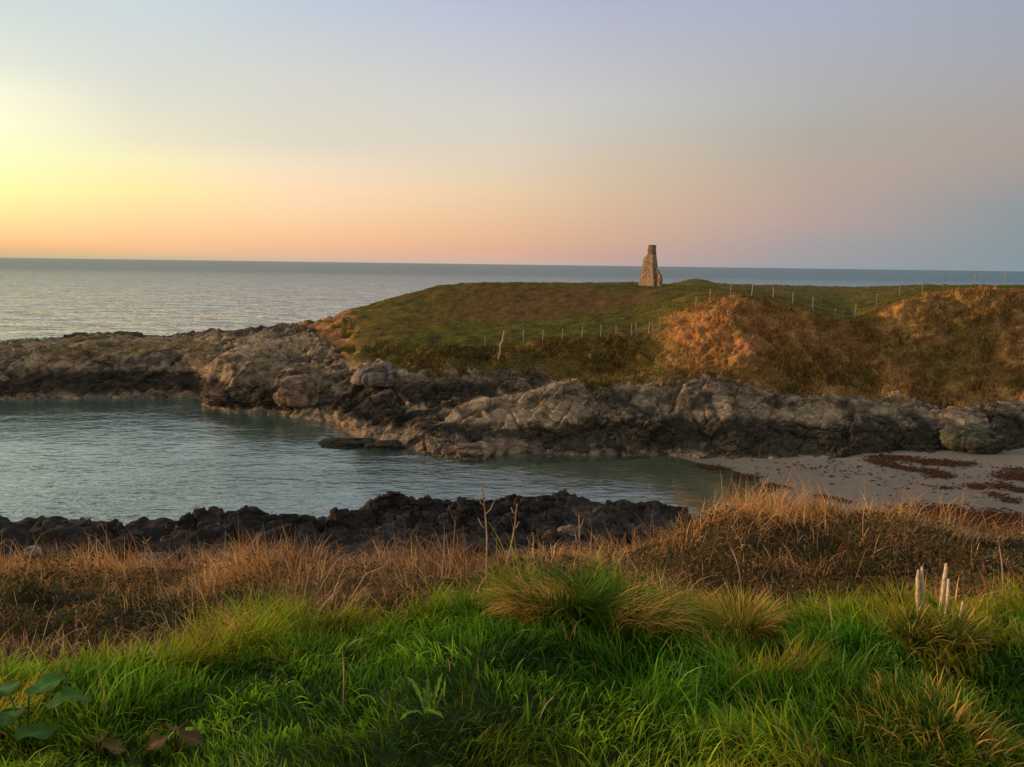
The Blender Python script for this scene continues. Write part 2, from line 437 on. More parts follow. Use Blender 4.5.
l9 = [node(px, Y=100, z=-3.5) for px in (-260, 0, 260)] + [node(310, Y=99, z=-1), node(340, Y=97, z=4), node(370, Y=97, z=6.5), node(400, Y=97, z=8), node(440, Y=98, z=9.3), node(480, Y=98, z=9.7), node(560, Y=98, z=9.75), node(640, Y=98, z=9.8)] + [node(px, py, Y=Y) for px, py, Y in [(680, 286, 97), (740, 288, 86), (790, 295, 80), (845, 302, 80), (880, 296, 78), (920, 288, 74), (1024, 286.5, 74), (1280, 286.5, 74)]]
l10 = [node(px, Y=112, z=-4) for px in (-260, 0, 260)] + [node(340, Y=110, z=0), node(400, Y=112, z=5), node(440, Y=112, z=8), node(480, Y=112, z=9), node(640, Y=112, z=9.8)] + [node(px, py, Y=Y) for px, py, Y in [(680, 285, 110), (740, 284, 108), (845, 283, 108), (920, 284.5, 104), (1024, 285.5, 100), (1280, 285.5, 100)]]
l0 = [(a, Y - 1.6, (z - 1.8)) for a, Y, z in l1]
l11 = [(a, Y + 22, -3.0) for a, Y, z in l10]
lines = [l0, l1, l2, l3, l4, l5, l6, l7, l8, l9, l10, l11]
NSUB = [6, 18, 60, 34, 54, 44, 52, 44, 30, 20, 12]
NU = 1250
pxs = np.linspace(-255, 1275, NU)
A = np.array([ray(p, 330)[0] for p in pxs])
LY = []; LZ = []
for ln in lines:
    ln = sorted(ln); a_ = np.array([q[0] for q in ln])
    LY.append(np.interp(A, a_, [q[1] for q in ln])); LZ.append(np.interp(A, a_, [q[2] for q in ln]))
LY = gsmooth(np.array(LY), 5, 1); LZ = gsmooth(np.array(LZ), 5, 1)
vv = np.concatenate([k + np.arange(n_) / n_ for k, n_ in enumerate(NSUB)] + [[len(NSUB)]])
k0 = np.minimum(vv.astype(int), len(NSUB) - 1); fr = (vv - k0)[:, None]
GY = LY[k0] * (1 - fr) + LY[k0 + 1] * fr
GZ = LZ[k0] * (1 - fr) + LZ[k0 + 1] * fr
GY = gsmooth(GY, 3.0, 0); GZ = gsmooth(GZ, 3.0, 0)
NV = len(vv)
G = np.stack([A[None] * GY, GY, GZ], 2)
N = grid_normals(G)
N = gsmooth(N, 4, 0)
N /= np.linalg.norm(N, axis=2, keepdims=True)
P = G.reshape(-1, 3).copy(); Nn = N.reshape(-1, 3)
VV = np.repeat(vv, NU); PX = np.tile(pxs, NV)
# what covers the ground: rock up to a ragged line, then turf / rank dry grass / bare red earth
rt = np.interp(PX, [-260, 285, 298, 308, 335, 350, 440, 540, 565, 590, 640, 680, 720, 745, 800, 1024, 1280], [11, 11, 6.6, 5.3, 5.15, 5.0, 4.97, 4.85, 4.1, 3.0, 2.85, 2.95, 3.6, 3.85, 4.0, 4.05, 4.1])
edge = fbm(P, 0.35, 4, 91) * 0.35 + fbm(P, 1.6, 3, 95) * 0.2
rockm = 1 - sm(VV + edge * np.where(PX < 290, 0, 1), rt - 0.12, rt + 0.12)
moundm = sm(PX, 640, 700) * (1 - sm(VV, 6.9, 7.5)) * sm(VV, 3.2, 3.6)
moundm = np.maximum(moundm, sm(PX, 900, 930) * (1 - sm(VV, 7.6, 8.0)) * sm(VV, 3.2, 3.6))
cliffveg = 0.85 * (1 - sm(VV, 5.9, 6.3)) * sm(PX, 350, 380) * (1 - moundm)
rough_ = np.maximum(moundm, cliffveg)
amp = rockm * np.interp(PX, [-260, 200, 300, 600, 1000], [0.26, 0.26, 0.34, 0.30, 0.30]) * sm(VV, 0, 0.8)
amp *= np.where((PX < 280) & (VV > 5.6), 0.6, 1.0)
Pr, c1, c2 = rock_displace(P, Nn, amp, 0.40, 5)
# tussocky relief on the rank slopes, gentle relief on the turf
f1, f2, cc = voronoi(P + 0.5 * fbm(P, 0.6, 3, 12)[:, None], 0.95, 31)
tus = (0.55 - f1) * 0.55 + 0.5 * fbm(P, 0.35, 4, 14) + 0.25 * fbm(P, 1.8, 3, 16)
small = 0.12 * fbm(P, 0.5, 4, 18) + 0.14 * np.maximum(fbm(P, 1.1, 3, 20), 0) - 0.12 * np.maximum(fbm(P * [0.35, 1, 1], 0.7, 3, 22) - 0.15, 0)
terr = -np.abs(((P[:, 2] * 0.9 + fbm(P, 0.25, 3, 19)) % 1.0) - 0.5) * 0.5
relief = (1 - rockm) * (rough_ * (0.95 * tus + 0.9 * terr) + (1 - rough_) * small)
P2 = Pr + Nn * relief[:, None]
# eroded notch of the earth scar and furrow beside the mound
scar = sm(PX, 286, 300) * (1 - sm(PX + 9 * fbm(P, 0.5, 3, 43), 345, 362)) * sm(VV, 4.8, 5.1) * (1 - sm(VV, 7.4, 8.2))
P2 += Nn * (-0.5 * scar * (0.5 + fbm(P, 0.9, 3, 44)))[:, None]
hump = np.exp(-(((PX - 693) / 18.0) ** 2)) * np.exp(-((VV - 9.8) / 0.5) ** 2) * 0.75
hump += 0.3 * sm(PX, 660, 690) * (1 - sm(PX, 790, 840)) * np.exp(-((VV - 9.9) / 0.4) ** 2) * (0.5 + fbm(P, 0.25, 3, 47))
P2[:, 2] += hump
# colours
ncol = fbm(P, 0.16, 4, 51)[:, None]; nfine = fbm(P, 0.9, 4, 55)[:, None]; nmid = fbm(P, 0.4, 4, 58)[:, None]
green = np.array([0.068, 0.061, 0.004]); olive = np.array([0.086, 0.060, 0.007]); brown = np.array([0.100, 0.055, 0.012])
bz = np.exp(-((PX - 540) / 105.0) ** 2) * np.exp(-((VV - 7.35) / 0.7) ** 2)
bz = (bz[:, None] * 1.25 + 0.35 * ncol + 0.2 * nmid)
turf = green * (1 - sm(ncol + 0.5 * nfine, -0.2, 0.7)) + olive * sm(ncol + 0.5 * nfine, -0.2, 0.7)
turf = turf * (1 + 0.45 * nfine); tb = sm(bz, 0.25, 0.75); turf = turf * (1 - tb) + brown * tb
topm = (sm(VV, 8.4, 9.3) * sm(PX, 400, 480))[:, None]
turf = turf * (1 - 0.5 * topm) + 0.5 * topm * np.array([0.12, 0.095, 0.022])
tan = np.array([0.33, 0.178, 0.052]); tan2 = np.array([0.20, 0.108, 0.032]); dolive = np.array([0.125, 0.092, 0.020])
t1 = sm(nmid + 0.6 * nfine, -0.5, 0.6); t2 = sm(fbm(P, 0.28, 4, 61)[:, None] + 0.4 * nfine, 0.0, 0.7)
rank = tan * t1 + tan2 * (1 - t1); rank = rank * (1 - 0.75 * t2) + dolive * 0.75 * t2
rm = moundm[:, None]; cv = cliffveg[:, None]
veg = turf * (1 - rm) + rank * rm
veg = veg * (1 - 0.7 * cv) + 0.7 * cv * ((np.array([0.12, 0.075, 0.024]) + sm(PX, 540, 680)[:, None] * np.array([0.08, 0.035, 0.004])) * (1 + 0.5 * nmid))
earth = np.array([0.33, 0.142, 0.050]) * (1 + 0.3 * nfine)
em = np.maximum(scar, sm(PX, 655, 680) * (1 - sm(PX, 745, 785)) * sm(VV, 4.9, 5.4) * (1 - sm(VV, 6.75, 7.05)) * (0.55 + 0.45 * sm(fbm(P, 0.6, 3, 66), -0.3, 0.3)))
em = np.maximum(em, 0.8 * sm(PX, 940, 980) * np.exp(-((VV - 7.75) / 0.12) ** 2))
em = (em * sm(fbm(P, 0.7, 4, 68) + 0.9, 0.2, 0.9))[:, None]
veg = veg * (1 - em) + earth * em
ws = np.interp(PX, [-260, 330, 380, 520, 590, 680, 1280], [0.3, 0.2, -0.9, -0.6, 0.6, 0.9, 0.9])[:, None]
wtop = np.interp(PX, [-260, 200, 330, 380, 520, 590, 680, 1280], [2.1, 2.1, 2.3, 1.5, 1.3, 2.3, 2.5, 2.5])[:, None]
rc = rock_colour(P2, c1, c2, wtop, 3, ws)
# the sheltered recess between the cliff and the ledge stays wet and black with algae
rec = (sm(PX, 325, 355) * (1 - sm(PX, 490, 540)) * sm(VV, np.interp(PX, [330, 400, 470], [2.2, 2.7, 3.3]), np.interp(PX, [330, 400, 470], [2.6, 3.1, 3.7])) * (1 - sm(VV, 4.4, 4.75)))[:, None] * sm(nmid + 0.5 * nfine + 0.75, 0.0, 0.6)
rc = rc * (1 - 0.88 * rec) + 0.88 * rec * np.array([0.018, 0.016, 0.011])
rim = ((1 - sm(PX, 270, 300)) * sm(VV, 4.55, 4.9))[:, None]
rc = rc * (1 - 0.8 * rim) + 0.8 * rim * np.array([0.028, 0.023, 0.017])
mosst = (sm(PX, 570, 600) * (1 - sm(PX, 700, 730)) * sm(VV, 2.9, 3.2) * (1 - sm(VV, 4.0, 4.4)))[:, None]
veg = veg * (1 - 0.6 * mosst) + 0.6 * mosst * np.array([0.12, 0.088, 0.022])
mustard = (sm(PX, -60, 100) * (1 - sm(PX, 200, 240)) * sm(VV, 2.7, 3.0) * (1 - sm(VV, 4.0, 5)))[:, None] * sm(nmid + 0.2, -0.2, 0.5)
rc = rc * (1 - 0.6 * mustard) + 0.6 * mustard * np.array([0.15, 0.105, 0.025])
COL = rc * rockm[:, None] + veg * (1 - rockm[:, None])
COL = np.clip(COL, 0.004, 0.7)
FA = grid_faces(NU, NV)
fr_ = rockm[FA].mean(1) > 0.5
fpx = PX[FA].mean(1); fv = VV[FA].mean(1)


def sub_mesh(name, sel, mat):
    f = FA[sel]; used = np.unique(f)
    mp = np.full(len(P2), -1, np.int32); mp[used] = np.arange(len(used))
    return make_mesh(name, P2[used], mp[f], mat, COL[used])


headland = tag(sub_mesh('headland', ~fr_, M_turf), 'grassy headland with brown slopes running across the far side of the cove', kind='structure')
s_cliff = fr_ & (fpx < 203)
s_prom = fr_ & (fpx >= 352) & (fv < 4.0)
s_mid = fr_ & ~s_cliff & ~s_prom
cliff = tag(sub_mesh('sea_cliff', s_cliff, M_rock), 'low grey sea cliff on the left, ending the cove', kind='structure')
crag = tag(sub_mesh('rock_cliff', s_mid, M_rock), 'grey rock cliff under the grass slope', kind='structure')
prom = tag(sub_mesh('rock_ledge', s_prom, M_rock), 'long cracked rock ledge along the water and beach', kind='structure')
print('headland', len(P2))

from mathutils.bvhtree import BVHTree
_st = 3
gi = np.arange(0, NU, _st); gj = np.arange(0, NV, 2)
BV = P2.reshape(NV, NU, 3)[np.ix_(gj, gi)].reshape(-1, 3)
bvh = BVHTree.FromPolygons(BV.tolist(), grid_faces(len(gi), len(gj)).tolist())


def hit(px, py):
    d = Vector(ray(px, py)).normalized()
    r = bvh.ray_cast(Vector((0, 0, CAM_H)), d)
    return np.array(r[0]) if r[0] is not None else None


def drop(x, y):
    r = bvh.ray_cast(Vector((x, y, 60)), Vector((0, 0, -1)))
    return np.array(r[0]) if r[0] is not None else None


# ------------------------------------------------------------------ blades of grass, many at once
def blades(root, h, az, bend, w, cb, ct, S=4, th0=None, droop=1.0, kink=None):
    n = len(root)
    t = np.linspace(0, 1, S + 1)
    th0 = np.zeros(n) if th0 is None else th0
    ang = th0[:, None] + bend[:, None] * t[None] ** droop
    if kink is not None: ang = ang + np.cumsum(rng.normal(0, 1, (n, S + 1)) * kink[:, None], 1)
    dl = h / S
    hx = np.concatenate([np.zeros((n, 1)), np.cumsum(np.sin((ang[:, :-1] + ang[:, 1:]) / 2) * dl[:, None], 1)], 1)
    hz = np.concatenate([np.zeros((n, 1)), np.cumsum(np.cos((ang[:, :-1] + ang[:, 1:]) / 2) * dl[:, None], 1)], 1)
    cx, sx = np.cos(az), np.sin(az)
    cen = np.stack([root[:, None, 0] + hx * cx[:, None], root[:, None, 1] + hx * sx[:, None], root[:, None, 2] + hz], 2)
    wa = az + PI / 2 + rng.normal(0, 0.6, n)
    side = np.stack([np.cos(wa), np.sin(wa), np.zeros(n)], 1)
    wt = w[:, None] * np.maximum(1 - t[None] ** 1.7, 0.06) * 0.5
    V = np.stack([cen - side[:, None] * wt[..., None], cen + side[:, None] * wt[..., None]], 2)  # n,S+1,2,3
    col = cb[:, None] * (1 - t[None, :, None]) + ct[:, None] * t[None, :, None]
    col = np.repeat(col[:, :, None], 2, 2)
    b = (np.arange(n) * (S + 1) * 2)[:, None] + (np.arange(S) * 2)[None]
    F = np.stack([b, b + 1, b + 3, b + 2], 2).reshape(-1, 4)
    return V.reshape(-1, 3), F, col.reshape(-1, 3)


# grass standing on the headland (too fine to count at this distance)
def far_grass():
    vis = (~fr_) & (fv < 10.0) & (fv > 2.5) & (fpx > 290)
    idx = np.nonzero(vis)[0]
    q = P2[FA[idx]]
    ar = np.linalg.norm(np.cross(q[:, 2] - q[:, 0], q[:, 3] - q[:, 1]), axis=1) / 2
    m_ = rough_[FA[idx]].mean(1); e_ = em[FA[idx], 0].mean(1)
    wgt = ar * (0.45 + 1.6 * m_) * (1 - 0.75 * e_); wgt /= wgt.sum()
    n = 150000
    pk = rng.choice(len(idx), n, p=wgt)
    a, b = rng.random((2, n, 1))
    f = P2[FA[idx[pk]]]
    root = (f[:, 0] * (1 - a) + f[:, 1] * a) * (1 - b) + (f[:, 3] * (1 - a) + f[:, 2] * a) * b
    mm = m_[pk]
    cl = COL[FA[idx[pk]]].mean(1)
    clump = sm(vnoise(root, 0.9, 77), -0.3, 0.6)
    h = (0.10 + 0.27 * mm * (0.15 + 1.1 * clump)) * rng.uniform(0.5, 1.5, n)
    var = rng.uniform(0.5, 1.7, (n, 1))
    tip = cl * var * 1.15; base = cl * var * 0.8
    az = rng.uniform(0, 2 * PI, n)
    V, F, K = blades(root - [0, 0, 0.03], h, az, rng.uniform(0.2, 1.6, n), 0.04 + 0.045 * rng.random(n), base, tip, 2)
    return tag(make_mesh('headland_grass', V, F, M_farblade, K), 'rank brown and olive grass covering the headland slopes', kind='stuff')


far_grass()

# ------------------------------------------------------------------ beach and sea bed
pa = at_z(700, 463, 0.0); pb = at_z(778, 493, 0.0)
bt = (pb - pa)[:2]; bt /= np.linalg.norm(bt)
bn = np.array([-bt[1], bt[0]])
if bn[0] < 0: bn = -bn


def beach_z(x, y):
    d = (x - pa[0]) * bn[0] + (y - pa[1]) * bn[1]
    wob = 0.6 * np.sin(y * 0.5 + 1.0) + 0.4 * np.sin(x * 0.7 + y * 0.9)
    d = d + wob * 0.6
    return np.where(d > 0, 0.045 * d, np.maximum(0.055 * d, -3.2)), d


gx, gy = np.meshgrid(np.arange(-75, 75.01, 0.25), np.arange(22, 72.01, 0.25))
bz_, bd_ = beach_z(gx, gy)
Bp = np.stack([gx, gy, bz_], 2).reshape(-1, 3)
bz2 = 0.03 * fbm(Bp * [1, 1, 0], 0.6, 3, 71)
Bp[:, 2] += bz2
bd = bd_.reshape(-1, 1)
wet = 1 - sm(bd + 0.8 * fbm(Bp * [1, 1, 0], 0.3, 3, 73)[:, None], 0.3, 3.5)
bc = np.array([0.142, 0.122, 0.092]) * (1 - wet) + np.array([0.115, 0.10, 0.070]) * wet
sub_ = sm(-bd, 0.0, 2.0); bc = bc * (1 - sub_) + sub_ * np.array([0.21, 0.185, 0.125])
bc = bc * (1 + 0.12 * fbm(Bp * [1, 1, 0], 0.25, 4, 75)[:, None])
tag(make_mesh('beach', Bp, grid_faces(gx.shape[1], gx.shape[0]), M_sand, bc), kind='structure')


# ------------------------------------------------------------------ water
def water():
    mt, nt, out = new_mat('sea water'); L = nt.links.new
    g = nd(nt, 'ShaderNodeNewGeometry')
    sp = nd(nt, 'ShaderNodeSeparateXYZ'); L(g.outputs['Position'], sp.inputs[0])
    # depth of the cove below the surface, from the slope of the beach
    d = math_n(nt, 'ADD', math_n(nt, 'MULTIPLY', math_n(nt, 'SUBTRACT', sp.outputs['X'], float(pa[0])), float(bn[0])),
               math_n(nt, 'MULTIPLY', math_n(nt, 'SUBTRACT', sp.outputs['Y'], float(pa[1])), float(bn[1])))
    depth = math_n(nt, 'MAXIMUM', math_n(nt, 'MULTIPLY', d, -0.055), 0.0)
    murk = math_n(nt, 'SUBTRACT', 1.0, math_n(nt, 'EXPONENT', math_n(nt, 'MULTIPLY', depth, -0.5)))
    op = nd(nt, 'ShaderNodeMapRange', inp={'From Min': 72.0, 'From Max': 100.0}); L(sp.outputs['Y'], op.inputs['Value'])
    colr = nd(nt, 'ShaderNodeMix', data_type='RGBA', inp={6: (0.074, 0.135, 0.112, 1), 7: (0.030, 0.095, 0.130, 1)})
    L(op.outputs[0], colr.inputs[0])
    dif = nd(nt, 'ShaderNodeBsdfDiffuse'); L(colr.outputs[2], dif.inputs[0])
    tr = nd(nt, 'ShaderNodeBsdfTransparent', inp={0: (0.80, 0.88, 0.72, 1)})
    m1 = nd(nt, 'ShaderNodeMixShader'); L(math_n(nt, 'MAXIMUM', murk, op.outputs[0]), m1.inputs[0]); L(tr.outputs[0], m1.inputs[1]); L(dif.outputs[0], m1.inputs[2])

    # ripples: long swell, chop and fine ripple, crests lying across the wind
    def wave(scale, sx, sy, rot, det):
        mp = nd(nt, 'ShaderNodeMapping', inp={'Rotation': (0, 0, rot), 'Scale': (sx, sy, 1)})
        L(g.outputs['Position'], mp.inputs[0])
        n_ = nd(nt, 'ShaderNodeTexNoise', inp={'Scale': scale, 'Detail': det, 'Roughness': 0.55, 'Distortion': 0.3})
        L(mp.outputs[0], n_.inputs['Vector']); return n_.outputs['Fac']
    far = op.outputs[0]
    w1 = math_n(nt, 'ADD', math_n(nt, 'MULTIPLY', wave(0.13, 0.62, 1.0, 0.2, 4), math_n(nt, 'MULTIPLY', far, 7.0)), math_n(nt, 'MULTIPLY', wave(0.03, 0.5, 1.0, -0.15, 3), math_n(nt, 'MULTIPLY', far, 7.0)))
    w2 = math_n(nt, 'MULTIPLY', wave(0.55, 0.5, 1.0, -0.15, 3), math_n(nt, 'ADD', math_n(nt, 'MULTIPLY', far, 0.8), 0.16))
    w3 = math_n(nt, 'MULTIPLY', wave(2.1, 0.5, 1.0, 0.1, 3), math_n(nt, 'ADD', math_n(nt, 'MULTIPLY', far, 0.05), 0.085))
    hgt = math_n(nt, 'ADD', math_n(nt, 'ADD', w1, w2), w3)
    shelter = nd(nt, 'ShaderNodeMapRange', inp={'From Min': -6.0, 'From Max': 14.0, 'To Min': 1.0, 'To Max': 0.25}); L(sp.outputs['X'], shelter.inputs['Value'])
    pt = nd(nt, 'ShaderNodeTexNoise', inp={'Scale': 0.09, 'Detail': 2.0}); L(g.outputs['Position'], pt.inputs['Vector'])
    ptr = nd(nt, 'ShaderNodeMapRange', inp={'From Min': 0.4, 'From Max': 0.6, 'To Min': 0.45, 'To Max': 1.15}); L(pt.outputs['Fac'], ptr.inputs['Value'])
    sh = math_n(nt, 'MAXIMUM', math_n(nt, 'MULTIPLY', shelter.outputs[0], ptr.outputs[0]), far)
    bp = nd(nt, 'ShaderNodeBump', inp={'Distance': 1.0}); L(hgt, bp.inputs['Height']); L(sh, bp.inputs['Strength'])
    gl = nd(nt, 'ShaderNodeBsdfGlossy', inp={'Roughness': 0.09, 'Color': (0.90, 0.98, 0.95, 1)}); L(bp.outputs[0], gl.inputs['Normal'])
    fz = nd(nt, 'ShaderNodeFresnel', inp={'IOR': 1.333}); L(bp.outputs[0], fz.inputs['Normal'])
    m2 = nd(nt, 'ShaderNodeMixShader'); capn = nd(nt, 'ShaderNodeMapRange', inp={'From Min': 130.0, 'From Max': 900.0, 'To Min': 0.95, 'To Max': 0.36}); L(sp.outputs['Y'], capn.inputs['Value'])
    L(math_n(nt, 'MINIMUM', math_n(nt, 'MULTIPLY_ADD', fz.outputs[0], math_n(nt, 'MULTIPLY_ADD', far, 1.2, 1.5), 0.06), capn.outputs[0]), m2.inputs[0]); L(m1.outputs[0], m2.inputs[1]); L(gl.outputs[0], m2.inputs[2])
    L(m2.outputs[0], out.inputs[0])
    V = []; F = []
    xs = [-60000, -3000, -300, -80, 0, 80, 300, 3000, 60000]; ys = [20, 40, 75, 120, 400, 3000, 80000]
    for y in ys:
        for x in xs: V.append((x, y, 0.0))
    o = make_mesh('sea', V, grid_faces(len(xs), len(ys)), mt)
    return tag(o, kind='structure')


water()

# deep sea floor so that the open sea has a bottom
make_mesh('sea_floor', [(-400, 60, -6), (400, 60, -6), (400, 400, -6), (-400, 400, -6)], [(0, 1, 2, 3)], M_sand, np.full((4, 3), 0.08))['kind'] = 'structure'

# ------------------------------------------------------------------ near shore: bank, slope and foreshore
def fl(nodes): return sorted(nodes)
xx = [-700, -300, 0, 160, 330, 500, 690, 760, 900, 1024, 1400, 1900]
g_lines = [
    [node(p, Y=1.0, z=10.38) for p in xx],
    [node(p, Y=2.4, z=10.28) for p in xx],
    [node(-700, Y=3.8, z=9.95)] + [node(px, py, Y=Y) for px, py, Y in [(-200, 676, 3.6), (0, 676, 3.6), (60, 673, 3.6), (130, 683, 3.4), (170, 686, 3.4), (200, 653, 3.7), (250, 625, 4.0), (330, 618, 4.2), (400, 617, 4.2), (490, 613, 4.3), (540, 606, 4.5), (600, 608, 4.5), (650, 632, 4.2), (700, 652, 4.1), (760, 654, 4.0), (830, 628, 4.2), (880, 604, 4.4), (930, 600, 4.5), (1024, 596, 4.6), (1300, 594, 4.6)]] + [node(1900, Y=4.6, z=10.0)],
    [node(-700, Y=6.0, z=9.0)] + [node(px, py, Y=Y) for px, py, Y in [(-200, 642, 6), (100, 648, 6), (200, 642, 6), (300, 617, 6.2), (400, 614, 6.3), (550, 603, 6.5), (650, 612, 6.5), (800, 616, 6.5), (900, 602, 6.5), (1024, 602, 6.5), (1300, 602, 6.5)]] + [node(1900, Y=6.5, z=9.1)],
    [node(-700, Y=10, z=7.4)] + [node(px, py, Y=Y) for px, py, Y in [(-200, 584, 10), (0, 576, 10), (100, 580, 9.5), (160, 592, 9.5), (220, 580, 10), (330, 570, 10.5), (400, 572, 10.5), (560, 562, 10.5), (640, 548, 10), (700, 520, 9.5), (760, 508, 9.5), (830, 507, 9.5), (880, 514, 9.5), (940, 527, 9.5), (1024, 542, 9.5), (1300, 578, 9.5)]] + [node(1900, Y=9.5, z=8.0)],
    [node(p, Y=15, z=5.3) for p in xx],
    [node(p, Y=20, z=2.7) for p in xx],
    [node(p, Y=26, z=(1.35 if p < 650 else 0.9)) for p in xx],
    [node(p, Y=33, z=(0.35 if p < 650 else -0.7)) for p in xx],
    [node(p, Y=42, z=-1.6) for p in xx],
]
AG = np.linspace(-3.2, 3.2, 1600)
gLY = []; gLZ = []
for ln in g_lines:
    ln = sorted(ln); a_ = np.array([q[0] for q in ln])
    gLY.append(np.interp(AG, a_, [q[1] for q in ln])); gLZ.append(np.interp(AG, a_, [q[2] for q in ln]))
gLY = gsmooth(np.array(gLY), 5, 1); gLZ = gsmooth(np.array(gLZ), 5, 1)
# resample every column on a common Y axis so that z can be looked up at any point
YG = np.concatenate([np.arange(1.0, 12, 0.08), np.arange(12, 42, 0.3)])
ZG = np.array([np.interp(YG, gLY[:, i], gLZ[:, i]) for i in range(len(AG))])
ZG = gsmooth(ZG, 4, 1)
EDGE = gLY[2]


def bank_z(x, y):
    yy = np.clip(y, 1.0, 41.5); a = np.clip(x / np.maximum(yy, 1.0), -3.19, 3.19)
    fa = (a + 3.2) / 6.4 * (len(AG) - 1); i = np.clip(fa.astype(int), 0, len(AG) - 2); f = fa - i
    j = np.clip(np.searchsorted(YG, yy) - 1, 0, len(YG) - 2); g_ = (yy - YG[j]) / (YG[j + 1] - YG[j])
    z = (ZG[i, j] * (1 - f) + ZG[i + 1, j] * f) * (1 - g_) + (ZG[i, j + 1] * (1 - f) + ZG[i + 1, j + 1] * f) * g_
    p = np.stack([x, y, 0 * x], 1)
    rough = (0.05 + 0.10 * (1 - sm(y, 4.5, 6))) * fbm(p, 1.3, 4, 81) + sm(y, 4.5, 6.5) * (0.16 * fbm(p, 0.55, 3, 83) + 0.15 * fbm(p, 1.5, 3, 87))
    shore_ = sm(y, 15, 20)
    if shore_.any():
        f1, f2, c = voronoi(p, 0.8, 88)
        rough = rough + shore_ * (0.35 * fbm(p, 0.8, 4, 89) + 0.35 * (c - 0.4) * sm(f2 - f1, 0, 0.2))
    return z + rough


def edge_at(x, y):
    return np.interp(x / np.maximum(y, 1.0), AG, EDGE)


sr = np.linspace(-1.5, 1.5, 640); yr = np.concatenate([np.arange(-3, 12, 0.06), np.arange(12, 41, 0.14)])
SX, SY = np.meshgrid(sr, yr); SX = SX * (SY + 5.0)
bx, by = SX.ravel(), SY.ravel()
bzv = bank_z(bx, by)
Pb = np.stack([bx, by, bzv], 1)
nb = fbm(Pb, 0.9, 4, 85)[:, None]
soil = np.array([0.030, 0.026, 0.012]) * (1 + 0.4 * nb)
gsoil = np.array([0.020, 0.034, 0.008]) * (1 + 0.4 * nb)
shore = np.array([0.022, 0.018, 0.014]) * (1 + 0.6 * nb)
e = sm(by - edge_at(bx, by), -0.2, 0.5)[:, None]; s_ = sm(by, 15, 19)[:, None]
bcol = (gsoil * (1 - e) + soil * e) * (1 - s_) + shore * s_
tag(make_mesh('ground', Pb, grid_faces(len(sr), len(yr)), M_bank, bcol), kind='structure')


def bank_hit(px, py):
    d = ray(px, py); ys = np.arange(1.2, 40, 0.02)
    z = bank_z(d[0] * ys, ys); k = np.nonzero(CAM_H + d[2] * ys < z)[0]
    Y = ys[k[0]] if len(k) else 12.0
    return np.array([d[0] * Y, Y, bank_z(np.array([d[0] * Y]), np.array([Y]))[0]])


# ------------------------------------------------------------------ green grass of the bank
def pick(n, ymin, ymax, amax=0.95, power=1.6):
    """points over the visible wedge, denser nearer the camera"""
    y = ymin + (ymax - ymin) * rng.random(n) ** power
    a = rng.uniform(-amax, amax, n)
    x = a * (y + 0.6)
    # a third as many again on either side of the view
    m_ = int(n * 0.30); ys = ymin + (ymax - ymin) * rng.random(m_) ** power
    xs = np.sign(rng.uniform(-1, 1, m_)) * (amax * (ys + 0.6) + rng.random(m_) ** 1.3 * 4.5)
    return np.concatenate([x, xs]), np.concatenate([y, ys])


